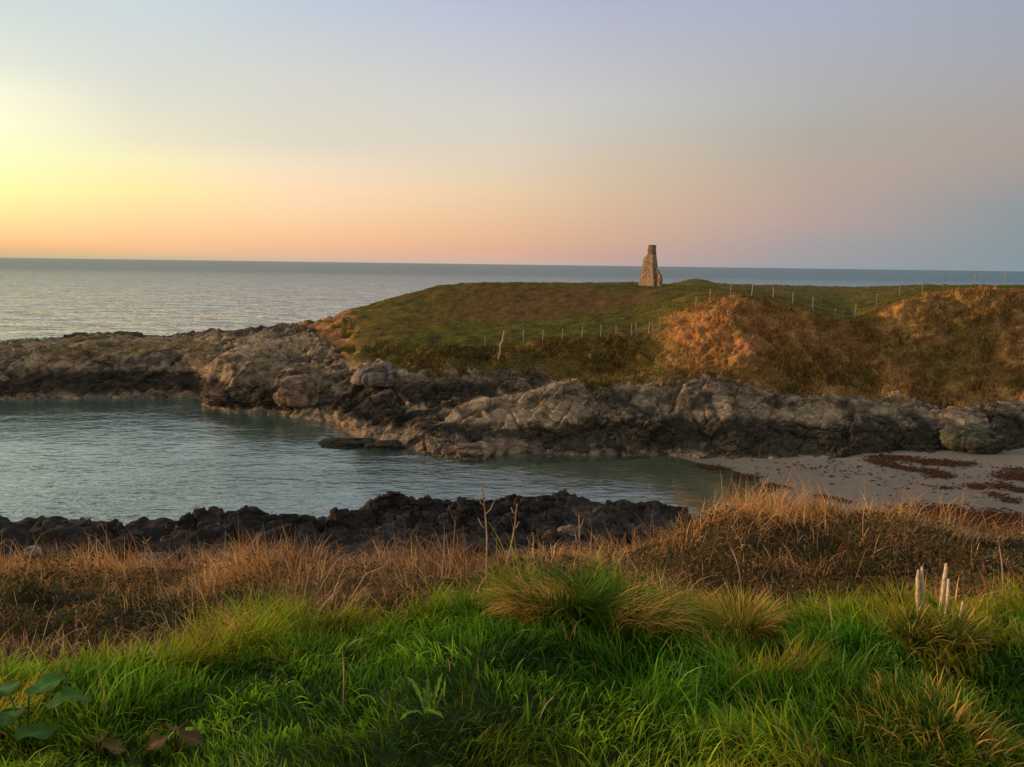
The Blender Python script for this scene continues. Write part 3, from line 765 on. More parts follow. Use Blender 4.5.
def green_grass():
    n = 125000
    x, y = pick(n, 1.5, 5.4, 0.92, 1.0)
    ed = edge_at(x, y) + 0.25 * vnoise(np.stack([x, y, 0 * x], 1), 1.6, 7) + 0.1
    # the green thins out gradually past the edge of the bank
    keep = rng.random(len(x)) < 1 - sm(y - ed, -0.05, 0.35)
    x, y, ed = x[keep], y[keep], ed[keep]; n = len(x)
    z = bank_z(x, y); p = np.stack([x, y, z], 1); p0 = p * [1, 1, 0]
    cl = vnoise(p0, 2.6, 21); cl2 = vnoise(p0, 1.0, 22)
    f1, f2, cid = voronoi(p0 + 0.12 * np.stack([cl, cl2, 0 * cl], 1), 3.0, 27)
    caz = cid * 2 * PI * 3.0
    h = (0.10 + 0.09 * sm(cl2, -0.6, 0.7) + 0.13 * sm(0.5 - f1, 0, 0.4)) * rng.uniform(0.6, 1.35, n)
    h *= 0.54 + 0.34 * sm(y, 2.4, 3.8) + 0.25 * sm(y - ed, -0.5, -0.1)
    h *= 1 + (0.55 * vnoise(p0, 2.2, 28)) * sm(y - ed, -0.9, -0.3)
    az = caz + rng.normal(0, 0.9, n)
    bend = np.abs(rng.normal(0.75, 0.5, n)) + 0.2
    th0 = np.where(rng.random(n) < 0.3, rng.uniform(0.2, 1.2, n), rng.uniform(0, 0.35, n))
    w = rng.uniform(0.005, 0.0125, n) * (0.8 + 0.4 * (cid > 0.5))
    yel = sm(vnoise(p0, 0.8, 24) + 0.5 * vnoise(p0, 2.4, 25) + 0.5 * vnoise(p0, 5.0, 29), 0.12, 0.8)
    yel = np.maximum(yel, 0.6 * sm(y - ed, -0.5, -0.05)) * rng.uniform(0.5, 1.1, n)
    nearm = 1 - sm(y, 2.2, 3.0); yel = np.clip(yel + (0.25 + 0.55 * sm(vnoise(p0, 1.1, 26) + 0.3 * sm(x, -0.2, 0.8), -0.1, 0.5)) * nearm * rng.random(n) ** 0.7, 0, 1)[:, None]
    g = np.array([0.032, 0.145, 0.005]) * rng.uniform(0.3, 1.25, (n, 1)); g2 = np.array([0.165, 0.31, 0.012]) * rng.uniform(0.3, 1.5, (n, 1))
    mixg = rng.random((n, 1)) * 0.6 + 0.4 * (cid[:, None] > 0.45)
    g = g * (1 - mixg) + g2 * mixg
    yc = np.array([0.40, 0.30, 0.014]) * rng.uniform(0.7, 1.25, (n, 1))
    g = g * (0.65 + 0.75 * _hash((cid * 997).astype(int), 0 * cid.astype(int), 0 * cid.astype(int), 4))[:, None]
    tip = (g * (1 - yel) + yc * yel) * 1.38
    dead = (rng.random((n, 1)) < 0.02 + 0.07 * yel)
    tip = np.where(dead, np.array([0.46, 0.31, 0.12]) * rng.uniform(0.6, 1.2, (n, 1)), tip)
    base = np.where(dead, tip * 0.7, tip * 0.22 + np.array([0.006, 0.016, 0.002]) * 0.5)  # blade feet coloured darker, standing in for shade deep in the sward
    # a few long arching blades stand out of the sward
    lg = (rng.random(n) < 0.035) & (y < ed - 0.7)
    h = np.where(lg, h * 1.9, h); bend = np.where(lg, rng.uniform(1.0, 2.2, n), bend); w = np.where(lg, w * 1.1, w)
    tip = np.where(lg[:, None], tip * 1.25 + [0.03, 0.04, 0.01], tip)
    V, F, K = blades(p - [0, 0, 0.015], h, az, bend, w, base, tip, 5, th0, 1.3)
    return tag(make_mesh('grass', V, F, M_blade, K), 'lush green grass covering the near bank', kind='stuff')


green_grass()


# ------------------------------------------------------------------ dry grass of the slope below
def dry_grass():
    n = 200000
    x, y = pick(n, 3.2, 14.0, 0.92, 1.25)
    ed = edge_at(x, y)
    p0 = np.stack([x, y, 0 * x], 1)
    pxp = 512 + 780 * (x / y)
    mass = sm(vnoise(p0, 0.7, 31) + 0.5 * vnoise(p0, 1.8, 32), -0.7, 0.3)
    dens = sm(y - ed, -0.1, 0.35) * (0.6 + 0.4 * mass) * (1 - 0.5 * sm(y, 11, 14.5))
    keep = rng.random(len(x)) < dens
    x, y, ed, p0, pxp = x[keep], y[keep], ed[keep], p0[keep], pxp[keep]; n = len(x)
    z = bank_z(x, y); p = np.stack([x, y, z], 1)
    top = sm(y, 8.0, 9.5)                                  # crest of the slope: taller and oranger
    hollow = (1 - sm(y, 6.5, 8.0)) * (1 - sm(pxp, 190, 330))
    cl = vnoise(p0, 1.5, 33)
    f1, f2, cid = voronoi(p0, 1.7, 37)
    h = (0.24 + 0.17 * top + 0.10 * cl) * rng.uniform(0.5, 1.45, n) * (1 - 0.35 * hollow)
    h *= np.where((pxp > 640) & (pxp < 900), 1.1, 1.0) * np.where((y < 8.7) & (pxp > 600), 0.72, 1.0)
    az = cid * 2 * PI * 3 + rng.normal(0, 1.0, n)
    bend = np.abs(rng.normal(1.2, 0.9, n)) + 0.25
    th0 = np.abs(rng.normal(0.2, 0.5, n))
    h *= 0.5 + 0.85 * sm(vnoise(p0, 0.9, 34) + 0.4 * vnoise(p0, 2.3, 35), -0.5, 0.5)
    w = rng.uniform(0.005, 0.013, n)
    r = rng.random((n, 1))
    orange = np.array([0.50, 0.26, 0.08]); straw = np.array([0.56, 0.38, 0.15]); brown = np.array([0.19, 0.105, 0.045]); gr = np.array([0.052, 0.056, 0.012])
    tone = sm(vnoise(p0, 0.55, 41) + 0.6 * top + 0.2 * rng.normal(0, 1, n), -0.2, 0.9)[:, None]
    c = brown * (1 - tone) + orange * tone
    c = np.where(r < 0.27, straw, c)
    gm = sm(vnoise(p0, 0.6, 43) + 0.6 * hollow - 0.5 * top + 0.25 * sm(pxp, 780, 900), 0.1, 0.6) * 0.8
    c = np.where((rng.random(n) < gm)[:, None], gr, c)
    mv = sm(vnoise(p0, 0.45, 45) + 1.0 * np.exp(-((pxp - 400) / 90.0) ** 2) - 0.2, 0.0, 0.6) * (1 - sm(pxp, 560, 640))
    c = np.where((rng.random(n) < 0.5 * mv)[:, None], np.array([0.20, 0.115, 0.078]), c)
    c = c * rng.uniform(0.55, 1.9, (n, 1)) * [1.08, 1.0, 0.92]
    tw = rng.random(n) < np.where(top > 0.5, 0.25, 0.5)
    th0 = np.where(tw, rng.uniform(0.1, 1.5, n), th0); bend = np.where(tw, rng.normal(0.0, 0.8, n), bend); w = np.where(tw, rng.uniform(0.003, 0.007, n), w)
    c = np.where(tw[:, None], c * [0.62, 0.55, 0.58], c)
    h = h * (1 - 0.25 * (1 - top) * (rng.random(n) < 0.6))
    lg = rng.random(n) < 0.05
    h = np.where(lg, h * 1.5, h); bend = np.where(lg, rng.uniform(0.8, 2.6, n), bend); w = np.where(lg, 0.011, w)
    c = np.where(lg[:, None], np.array([0.56, 0.36, 0.15]) * rng.uniform(0.6, 1.2, (n, 1)), c)
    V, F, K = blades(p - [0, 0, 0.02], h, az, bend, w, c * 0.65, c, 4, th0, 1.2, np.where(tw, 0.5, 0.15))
    return tag(make_mesh('dry_grass', V, F, M_dry, K), 'tangled dry orange grass on the slope below the bank', kind='stuff')


dry_grass()


def undergrowth():
    """low leafy scrub and bramble under the dry grass: small leaf faces"""
    n = 180000
    x, y = pick(n, 4.6, 13.5, 0.95, 1.15)
    p0 = np.stack([x, y, 0 * x], 1); ed = edge_at(x, y); pxp = 512 + 780 * (x / y)
    f1, f2, cid = voronoi(p0, 0.9, 47)
    m_ = sm(vnoise(p0, 0.5, 49) + 0.45 * sm(pxp, 640, 800) - 0.1, -0.3, 0.5)
    keep = (rng.random(len(x)) < m_ * sm(y - ed, 0.25, 0.8))
    x, y, p0, f1 = x[keep], y[keep], p0[keep], f1[keep]; n = len(x)
    hh = np.maximum(0.05, 0.50 * (0.78 - f1)) * rng.random(n) ** 0.6
    p = np.stack([x, y, bank_z(x, y) + hh], 1)
    d1 = rng.normal(0, 1, (n, 3)); d1 /= np.linalg.norm(d1, axis=1, keepdims=True)
    d2 = np.cross(d1, rng.normal(0, 1, (n, 3))); d2 /= np.linalg.norm(d2, axis=1, keepdims=True) + 1e-9
    s = rng.uniform(0.010, 0.028, (n, 1))
    V = np.stack([p - d1 * s, p + d2 * s * 0.5, p + d1 * s, p - d2 * s * 0.5], 1)
    F = np.arange(n * 4).reshape(n, 4)
    t = rng.random((n, 1))
    c = np.where(t < 0.55, np.array([0.062, 0.068, 0.015]), np.where(t < 0.85, np.array([0.13, 0.065, 0.026]), np.array([0.15, 0.09, 0.032]))) * rng.uniform(0.6, 1.3, (n, 1))
    return tag(make_mesh('undergrowth', V.reshape(-1, 3), F, M_dry, np.repeat(c, 4, 0)), 'dark leafy bramble scrub among the dry grass', kind='stuff')


undergrowth()


# ------------------------------------------------------------------ rocks of the near shore
def strip_rock(name, ridge, label, seed, zr=1.0, parent=None):
    """a rock outcrop with a jagged ridge line towards the cove and a long broken back towards the bank"""
    nodes = sorted(node(px, py + 8, z=z * 0.78) for px, py, z in ridge)
    a_ = np.array([q[0] for q in nodes])
    nu = int((a_[-1] - a_[0]) * 780 / 1.3)
    aa = np.linspace(a_[0], a_[-1], nu)
    Yr = gsmooth(np.interp(aa, a_, [q[1] for q in nodes]), 2, 0); Zr = gsmooth(np.interp(aa, a_, [q[2] for q in nodes]), 2, 0)
    endf = np.clip(np.minimum(np.arange(nu), np.arange(nu)[::-1]) / 14.0, 0, 1) ** 0.6
    prof = [(3.4, -1.2, 0), (2.0, -0.35, 0.1), (0.7, 0.55, .75), (0.0, 0.0, 1.0), (-1.0, 0.1, .82), (-3.0, 0.15, .62), (-6.0, 0.45, .5), (-10.5, 0.9, .35), (-12.0, 0.2, 0)]
    sub = 13; rows = []
    pd = np.array([q[0] for q in prof]); po = np.array([q[1] for q in prof]); pm = np.array([q[2] for q in prof])
    tt = np.linspace(0, len(prof) - 1, sub * (len(prof) - 1) + 1)
    pd, po, pm = [gsmooth(np.interp(tt, np.arange(len(prof)), q), 3, 0) for q in (pd, po, pm)]
    Y = Yr[None] + pd[:, None]
    Z = (Zr[None] * pm[:, None]) * endf[None] + po[:, None] - 0.9 * (1 - endf)[None]
    G = np.stack([aa[None] * Y, Y, Z], 2)
    Nn = grid_normals(G).reshape(-1, 3); Nn = np.where(Nn[:, 2:3] < -0.2, -Nn, Nn)
    Pp = G.reshape(-1, 3)
    Pd, c1, c2 = rock_displace(Pp, Nn, np.full(len(Pp), 0.24), 0.6, seed)
    Pd[:, 2] += 0.16 * fbm(Pp, 0.5, 4, seed + 3)
    b = fbm(Pp, 1.2, 4, seed + 5)[:, None]; a2 = fbm(Pp, 0.5, 4, seed + 8)[:, None]
    col = np.array([0.026, 0.0205, 0.0155]) * (1 + 0.7 * (c1[:, None] - 0.5) + 0.5 * b)
    pale = sm(a2 + 0.5 * b + 0.5 * (c2[:, None] - 0.5), 0.25, 0.8)
    low = np.repeat(sm(tt, 3.4, 6.0), nu)[:, None]
    pale = pale * (0.15 + 0.85 * low)
    col = col * (1 - pale) + pale * np.array([0.11, 0.084, 0.060])
    o = make_mesh(name, Pd, grid_faces(nu, len(tt)), M_rock_near, np.clip(col, 0.005, 0.5))
    return tag(o, label, 'rock', 'dark rocks along the near shore')


strip_rock('rock_outcrop', [(-260, 545, 0.7), (-80, 541, 0.7), (0, 538, 0.7), (30, 536, 0.75), (55, 525, 1.0), (75, 523, 1.05), (110, 528, 0.95), (140, 529, 0.9), (155, 535, 0.7)], 'low dark rock outcrop at the left end of the near shore', 111)
strip_rock('rock_outcrop', [(150, 533, 0.7), (165, 527, 0.85), (185, 518, 1.1), (205, 512, 1.25), (235, 510, 1.3), (255, 508, 1.35), (270, 516, 1.1), (300, 517, 1.0), (325, 520, 0.9)], 'blocky dark rock outcrop left of centre, the highest beside the cove', 131)
strip_rock('rock_outcrop', [(318, 520, 0.8), (345, 512, 0.95), (375, 505, 1.1), (395, 497, 1.3), (440, 498, 1.25), (475, 501, 1.15), (500, 497, 1.2), (530, 494, 1.3), (590, 495, 1.3), (620, 500, 1.15), (640, 505, 1.0), (655, 501, 1.1), (680, 507, 0.95), (705, 517, 0.6)], 'long dark rock outcrop in front of the water, under the tall dead stems', 151)


def boulder(loc, size, label, seed, tint=(0.19, 0.16, 0.125), dark=0.0, group='boulders on the shore', flat=0.8, rz=0.0, amp=0.12, mat=None):
    import bmesh
    bm = bmesh.new(); bmesh.ops.create_icosphere(bm, subdivisions=5, radius=1.0)
    V = np.array([v.co[:] for v in bm.verts]); F = np.array([[v.index for v in f.verts] for f in bm.faces]); bm.free()
    n0 = V / np.linalg.norm(V, axis=1, keepdims=True)
    f1, f2, c, tl = voronoi(V * 1.15 + seed * 3.7, 1.0, seed, 0.9, True)
    r = 1 + 0.16 * fbm(V + seed, 0.9, 3, seed) + 0.16 * (c - 0.5) + 0.55 * tl - 0.07 * (1 - sm(f2 - f1, 0, 0.12)) + 0.05 * fbm(V + seed, 4, 3, seed + 2)
    # square it off a little: boulders break along planes
    q = np.sign(n0) * np.abs(n0) ** 0.6
    V = q / np.linalg.norm(q, axis=1, keepdims=True) * 1.0 * r[:, None] * np.array(size)
    V[:, 2] = np.where(V[:, 2] < -0.4 * size[2], -0.4 * size[2], V[:, 2])
    b = fbm(V * 2 + seed, 1.5, 4, seed + 4)[:, None]
    col = np.array(tint) * (1 + 0.35 * b + 0.3 * (c[:, None] - 0.5))
    if dark:
        k = sm(fbm(V + seed, 1.1, 3, seed + 6)[:, None], 0.0, 0.5) * dark
        col = col * (1 - k) + k * np.array([0.03, 0.03, 0.022])
    o = make_mesh('boulder', V, F, mat or M_rock, np.clip(col, 0.01, 0.5))
    o.location = Vector(loc); o.rotation_euler = (0, 0, rz)
    return tag(o, label, 'boulder', group)


def far_boulder(px, py, Wpx, Hpx, label, seed, **kw):
    p = hit(px, py)
    s = p[1] / 780.0
    sx, sz = Wpx * s * 0.5, Hpx * s * 0.62
    return boulder(p + [0, 0.3 * sx, sz * 0.2], (sx, sx * 0.8, sz), label, seed, **kw)


far_boulder(377, 382, 44, 26, 'pale smooth boulder in the cliff below the grass edge', 3, tint=(0.15, 0.125, 0.095))
far_boulder(298, 402, 50, 30, 'tan flat-topped boulder standing at the water under the cliff', 4, tint=(0.18, 0.12, 0.07))
far_boulder(219, 402, 34, 16, 'low reddish boulder at the foot of the cliff corner', 6, tint=(0.13, 0.085, 0.055))
far_boulder(977, 447, 62, 28, 'rounded greenish boulder at the top of the beach', 8, tint=(0.075, 0.075, 0.045), dark=0.8)
far_boulder(895, 402, 15, 14, 'small pale orange block standing on the ledge behind the beach', 9, tint=(0.24, 0.15, 0.085))
far_boulder(470, 455, 52, 14, 'pale wedge of rock at the waterline of the ledge', 12, tint=(0.19, 0.14, 0.09))
p = at_z(347, 444, 0.0); boulder(p, (1.9, 1.3, 0.36), 'low black weed-covered rock awash beside the ledge', 14, tint=(0.022, 0.022, 0.012))
p = at_z(383, 449, 0.0); boulder(p + [0, 0.6, 0], (1.5, 1.0, 0.34), 'small black rock awash between the weedy rock and the ledge', 15, tint=(0.026, 0.024, 0.014))
def shore_z(x, y): return float(bank_z(np.array([x]), np.array([y]))[0])
for px, py, wd, hh, sd_, lb, tn in [(570, 531, 24, 9, 21, 'pale oval stone lying on the dark rocks right of the dead stems', (0.14, 0.105, 0.075)), (33, 551, 16, 7, 22, 'small white stone on the dark rocks at the far left', (0.20, 0.18, 0.15)), (150, 562, 44, 10, 23, 'flat grey stone on the shore behind the left dry grass', (0.075, 0.06, 0.045)), (212, 556, 34, 9, 24, 'flat brown stone on the shore below the blocky outcrop', (0.06, 0.047, 0.036)), (4, 569, 26, 10, 25, 'pale grey stone at the left edge above the dry grass', (0.16, 0.14, 0.12))]:
    q = at_z(px, py, 1.35)
    s = q[1] / 780
    boulder((q[0], q[1], 1.3), (wd * s * .5, wd * s * .4, hh * s * .8), lb, sd_, tint=tn, mat=M_rock_near)


# ------------------------------------------------------------------ seaweed on the sand
def seaweed():
    streaks = [  # (pixel polyline, spread in metres, number)
        ([(702, 466), (725, 470), (750, 478), (775, 487)], 0.30, 700),
        ([(880, 457), (930, 462), (980, 466), (1024, 470)], 0.55, 1500),
        ([(960, 466), (1000, 472), (1030, 478)], 0.8, 1900),
        ([(925, 470), (945, 477), (955, 479)], 0.35, 450),
        ([(870, 460), (890, 466), (920, 471)], 0.3, 350),
        ([(900, 478), (930, 485), (960, 492)], 0.25, 260),
        ([(965, 482), (985, 490), (1015, 503)], 0.28, 420),
        ([(975, 480), (1010, 488), (1030, 492)], 0.3, 380),
        ([(925, 512), (955, 514), (990, 520), (1020, 530)], 0.9, 3000),
        ([(760, 483), (800, 492), (850, 502)], 0.2, 160),
        ([(790, 463), (850, 470), (900, 480), (960, 500)], 1.8, 220),
    ]
    R = []
    for pl, sp, n in streaks:
        n = int(n * 1.5)
        pl = np.array(pl, float); t = rng.random(n) * (len(pl) - 1); i = t.astype(int); f = (t - i)[:, None]
        q = pl[i] * (1 - f) + pl[i + 1] * f
        for a, b in q:
            pt = at_z(a, b, 0.4)
            for _ in range(3): pt = at_z(a, b, float(beach_z(pt[0], pt[1])[0]))
            gq = np.array([pt[0], pt[1], 0])[None]
            if vnoise(gq * [0.6, 1.6, 1], 0.9, 66)[0] + 0.5 * vnoise(gq, 2.5, 67)[0] < -0.22: continue
            R.append([pt[0] + rng.normal(0, sp * 1.1), pt[1] + rng.normal(0, sp * 0.6)])
    R = np.array(R); n = len(R)
    z = beach_z(R[:, 0], R[:, 1])[0]
    K = 7
    an = np.linspace(0, 2 * PI, K, endpoint=False)[None] + rng.uniform(0, 1, (n, 1))
    rad = rng.uniform(0.02, 0.08, (n, 1)) * rng.uniform(0.4, 1.3, (n, K))
    sx = rng.uniform(0.9, 2.6, (n, 1))
    ring = np.stack([R[:, None, 0] + rad * np.cos(an) * sx, R[:, None, 1] + rad * np.sin(an), (z[:, None] + 0.012 + rng.uniform(0, 0.035, (n, K)))], 2)
    cen = np.stack([R[:, 0], R[:, 1], z + rng.uniform(0.04, 0.10, n)], 1)[:, None]
    V = np.concatenate([ring, cen], 1)
    b = (np.arange(n) * (K + 1))[:, None]; k = np.arange(K)
    F = np.stack([b + k, b + (k + 1) % K, np.broadcast_to(b + K, (n, K))], 2).reshape(-1, 3)
    c = np.array([0.050, 0.019, 0.007]) * rng.uniform(0.5, 1.4, (n, 1))
    return tag(make_mesh('seaweed', V.reshape(-1, 3), F, M_weed, np.repeat(c, K + 1, 0)), 'dark reddish seaweed strewn over the sand', kind='stuff')


seaweed()


# ------------------------------------------------------------------ ruined chimney on the crest
def stone_block(secs, seed, nseg=9):
    """lofted block of masonry: secs = [(z, x0, x1, y0, y1)], broken into courses of uneven stones"""
    zs = [s[0] for s in secs]
    nz = max(4, int((zs[-1] - zs[0]) / 0.10))
    ring = []
    for z in np.linspace(zs[0], zs[-1], nz):
        x0, x1, y0, y1 = [np.interp(z, zs, [s[k] for s in secs]) for k in (1, 2, 3, 4)]
        pts = []
        for (ax, ay), (bx_, by_) in (((x0, y0), (x1, y0)), ((x1, y0), (x1, y1)), ((x1, y1), (x0, y1)), ((x0, y1), (x0, y0))):
            for k in range(nseg * 2): pts.append((ax + (bx_ - ax) * k / (nseg * 2), ay + (by_ - ay) * k / (nseg * 2), z))
        ring.append(pts)
    V = np.array(ring); nr = V.shape[1]
    c = V.mean(1, keepdims=True); d = V - c; d[:, :, 2] = 0; d /= np.linalg.norm(d, axis=2, keepdims=True) + 1e-9
    Vf = V.reshape(-1, 3)
    f1, f2, cid = voronoi(Vf * [1, 1, 1.7] + seed, 2.6, seed)
    off = 0.06 * (cid - 0.5) - 0.04 * (1 - sm(f2 - f1, 0, 0.15)) + 0.05 * fbm(Vf, 3, 3, seed)
    Vf = Vf + d.reshape(-1, 3) * off[:, None]
    F = []
    for j in range(nz - 1):
        for k in range(nr):
            F.append((j * nr + k, j * nr + (k + 1) % nr, (j + 1) * nr + (k + 1) % nr, (j + 1) * nr + k))
    top = len(Vf); Vf = np.concatenate([Vf, [Vf[-nr:].mean(0) + [0, 0, 0.08]]])
    for k in range(0, nr, 2): F.append(((nz - 1) * nr + k, (nz - 1) * nr + k + 1, (nz - 1) * nr + (k + 2) % nr, top))
    cid = np.append(cid, 0.5)
    col = np.array([0.25, 0.172, 0.10]) * (0.86 + 0.28 * cid[:, None])
    return Vf, np.array(F), col


rp = hit(650, 286.3)
if rp is None or rp[1] > 100: rp = at_y(650, 286, 91)
rp = drop(*at_y(650.5, 286, 91)[:2])
S_ = rp[1] / 780
ruin = empty('ruined_tower', rp - [0, 0, 0.15], 'broken stone chimney ruin standing alone on the headland crest', 'ruin', rz=math.radians(-48))
u = S_
V, F, K = stone_block([(0, -12.0 * u, 7.2 * u, -4.0 * u, 3.6 * u), (7 * u, -11.0 * u, 6.6 * u, -4.0 * u, 3.6 * u), (16 * u, -8.8 * u, 5.4 * u, -4.0 * u, 3.6 * u), (17 * u, -8.4 * u, 4.8 * u, -4.0 * u, 3.6 * u), (26.5 * u, -7.2 * u, 4.4 * u, -3.8 * u, 3.4 * u), (28 * u, -6.6 * u, 4.2 * u, -3.6 * u, 3.4 * u), (31.5 * u, -3.2 * u, 3.2 * u, -3 * u, 3 * u)], 5)
make_mesh('wall', V, F, M_stone, K, smooth=False, parent=ruin)
V, F, K = stone_block([(31.5 * u, -2.9 * u, 3.0 * u, -2.9 * u, 2.9 * u), (39.5 * u, -2.8 * u, 2.9 * u, -2.8 * u, 2.9 * u), (40.7 * u, -3.1 * u, 3.1 * u, -3.1 * u, 3.1 * u)], 8, 5)
make_mesh('chimney', V, F, M_stone, K * 0.8, smooth=False, parent=ruin)
V, F, K = stone_block([(0, 7.6 * u, 12.6 * u, -1.4 * u, 3.0 * u), (12 * u, 6.8 * u, 12.2 * u, -1.4 * u, 3.0 * u), (13.2 * u, 5.6 * u, 9.6 * u, -1.2 * u, 2.8 * u), (17 * u, 4.0 * u, 8.0 * u, -1.0 * u, 2.6 * u)], 11, 5)
make_mesh('buttress', V, F, M_stone, K, smooth=False, parent=ruin)


# ------------------------------------------------------------------ fences
def post_mesh(base, H, lean, r, seed):
    t = np.linspace(0, 1, 6)
    pts = np.stack([lean[0] * H * t + 0.012 * np.sin(5 * t + seed), lean[1] * H * t, -0.25 + (H + 0.25) * t], 1)
    V, F = tube(pts, r * (1 - 0.12 * t), 8)
    return V, F


def fence(label, posts, base_col):
    ps = [(hit(px, py), hpx, lean) for px, py, hpx, lean in posts]
    ps = [q for q in ps if q[0] is not None]
    org = ps[0][0]
    root = empty('fence', org, label, 'fence')
    tops = []
    for i, (b, hpx, lean) in enumerate(ps):
        H = hpx * b[1] / 780
        V, F = post_mesh(b, H, (lean, 0), 0.046, i)
        colr = np.array(base_col) * random.uniform(0.75, 1.15)
        o = make_mesh('post', V, F, M_wood, np.broadcast_to(colr, (len(V), 3)), parent=root)
        o.location = Vector(b - org)
        tops.append(b - org + np.array([lean * H * 0.85, 0, H * 0.88]))
    for lvl in (0.0, -0.38):
        segs = []
        for a, b in zip(tops[:-1], tops[1:]):
            t = np.linspace(0, 1, 5)[:, None]
            pts = a * (1 - t) + b * t + np.array([0, 0, 1.0]) * (lvl - 0.05 * np.sin(PI * t))
            segs.append(tube(pts, 0.004, 4, False))
        V, F = join(segs)
        make_mesh('wire', V, F, M_wire, np.full((len(V), 3), 0.12), parent=root)
    return root


WOODC = (0.27, 0.22, 0.145)
fence('wire fence of short pale posts along the foot of the grass slope', [
    (485, 346, 10, 0), (523.5, 342, 12, 0), (543, 341, 11, 0), (562.5, 340, 11.5, 0), (582, 338, 12, 0.02), (601, 337, 12.5, -0.02), (616, 336, 11, 0), (631.5, 336, 12, 0), (637, 335.5, 12.5, -0.12), (648.5, 334.5, 13.5, 0.06), (653.5, 334, 14, -0.12), (660, 329, 12, 0)], WOODC)
fence('wire fence of pale posts climbing over the mound and dipping into the grassy gully', [
    (676, 319, 11, 0), (696, 309, 11, 0), (710, 301, 12, 0), (730.5, 298, 14.5, 0), (751.5, 297, 13.5, 0.05), (773, 298, 10.5, 0), (792, 304, 11.5, 0.08), (812.5, 311, 14, 0), (834.5, 321, 12.5, 0.02), (842.5, 321, 10, 0), (855, 319, 15, 0), (876, 310, 16, 0), (899.5, 296, 12, 0), (922.5, 291, 10, 0), (943, 287, 13, 0.05), (975, 286, 13, 0), (1005, 286, 13, 0), (1040, 286, 13, 0)], WOODC)
b = hit(498.5, 359)
if b is not None:
    s = b[1] / 780
    pts = np.array([(0, 0, -0.3), (0, 0, 0), (1.5, 0, 8), (2.0, 0, 14), (4.6, 0, 19), (4.2, 0, 23), (5.4, 0, 28.5)]) * s
    V, F = tube(pts, np.array([1.2, 1.2, 1.15, 1.5, 1.3, 1.2, 0.8]) * s * 0.85, 8)
    V = V + 0.03 * np.stack([vnoise(V, 4, 2), vnoise(V, 4, 3), 0 * V[:, 0]], 1)
    o = make_mesh('fence_post', V, F, M_wood, np.broadcast_to(np.array([0.30, 0.24, 0.17]), (len(V), 3)))
    o.location = Vector(b); tag(o, 'tall crooked weathered post leaning right at the cliff edge', 'post')

# ------------------------------------------------------------------ pale wooden stakes on the bank
for px, py, ty, tx, r, label in [(917.5, 606, 570, 917.8, 2.3, 'pale square-topped stake, leftmost of the short stakes on the bank'), (923.5, 608, 567, 921.8, 2.2, 'pale stake with a splintered top, close beside the leftmost stake'), (939, 608, 563.5, 946.5, 2.3, 'tallest pale stake, tapering and leaning right on the bank'), (946, 612, 579, 948.7, 2.4, 'pale pointed stake just right of the tallest stake'), (959, 614, 601, 963, 2.0, 'short pale stub low in the grass right of the stakes')]:
    b = bank_hit(px, py + 16); Y = b[1]
    tp = at_y(tx, ty, Y); s = Y / 780
    d = tp - b; t = np.linspace(-0.15, 1, 8)
    pts = d[None] * t[:, None] + 0.002 * np.stack([np.sin(t * 7 + px), np.cos(t * 5 + px), 0 * t], 1)
    rad = r * s * np.interp(t, [-0.2, 0.85, 1], [1.05, 0.8, 0.45])
    V, F = tube(pts, rad, 7)
    V = V + 0.0025 * np.stack([vnoise(V, 60, 5), vnoise(V, 60, 6), vnoise(V, 50, 7)], 1)
    h_ = np.clip((V[:, 2:3]) / max(d[2], .05), 0, 1)
    o = make_mesh('wooden_stake', V, F, M_wood, np.array([0.50, 0.36, 0.22]) * (0.9 + 0.2 * h_))
    o.location = Vector(b); tag(o, label, 'stake', 'pale stakes standing in the grass')


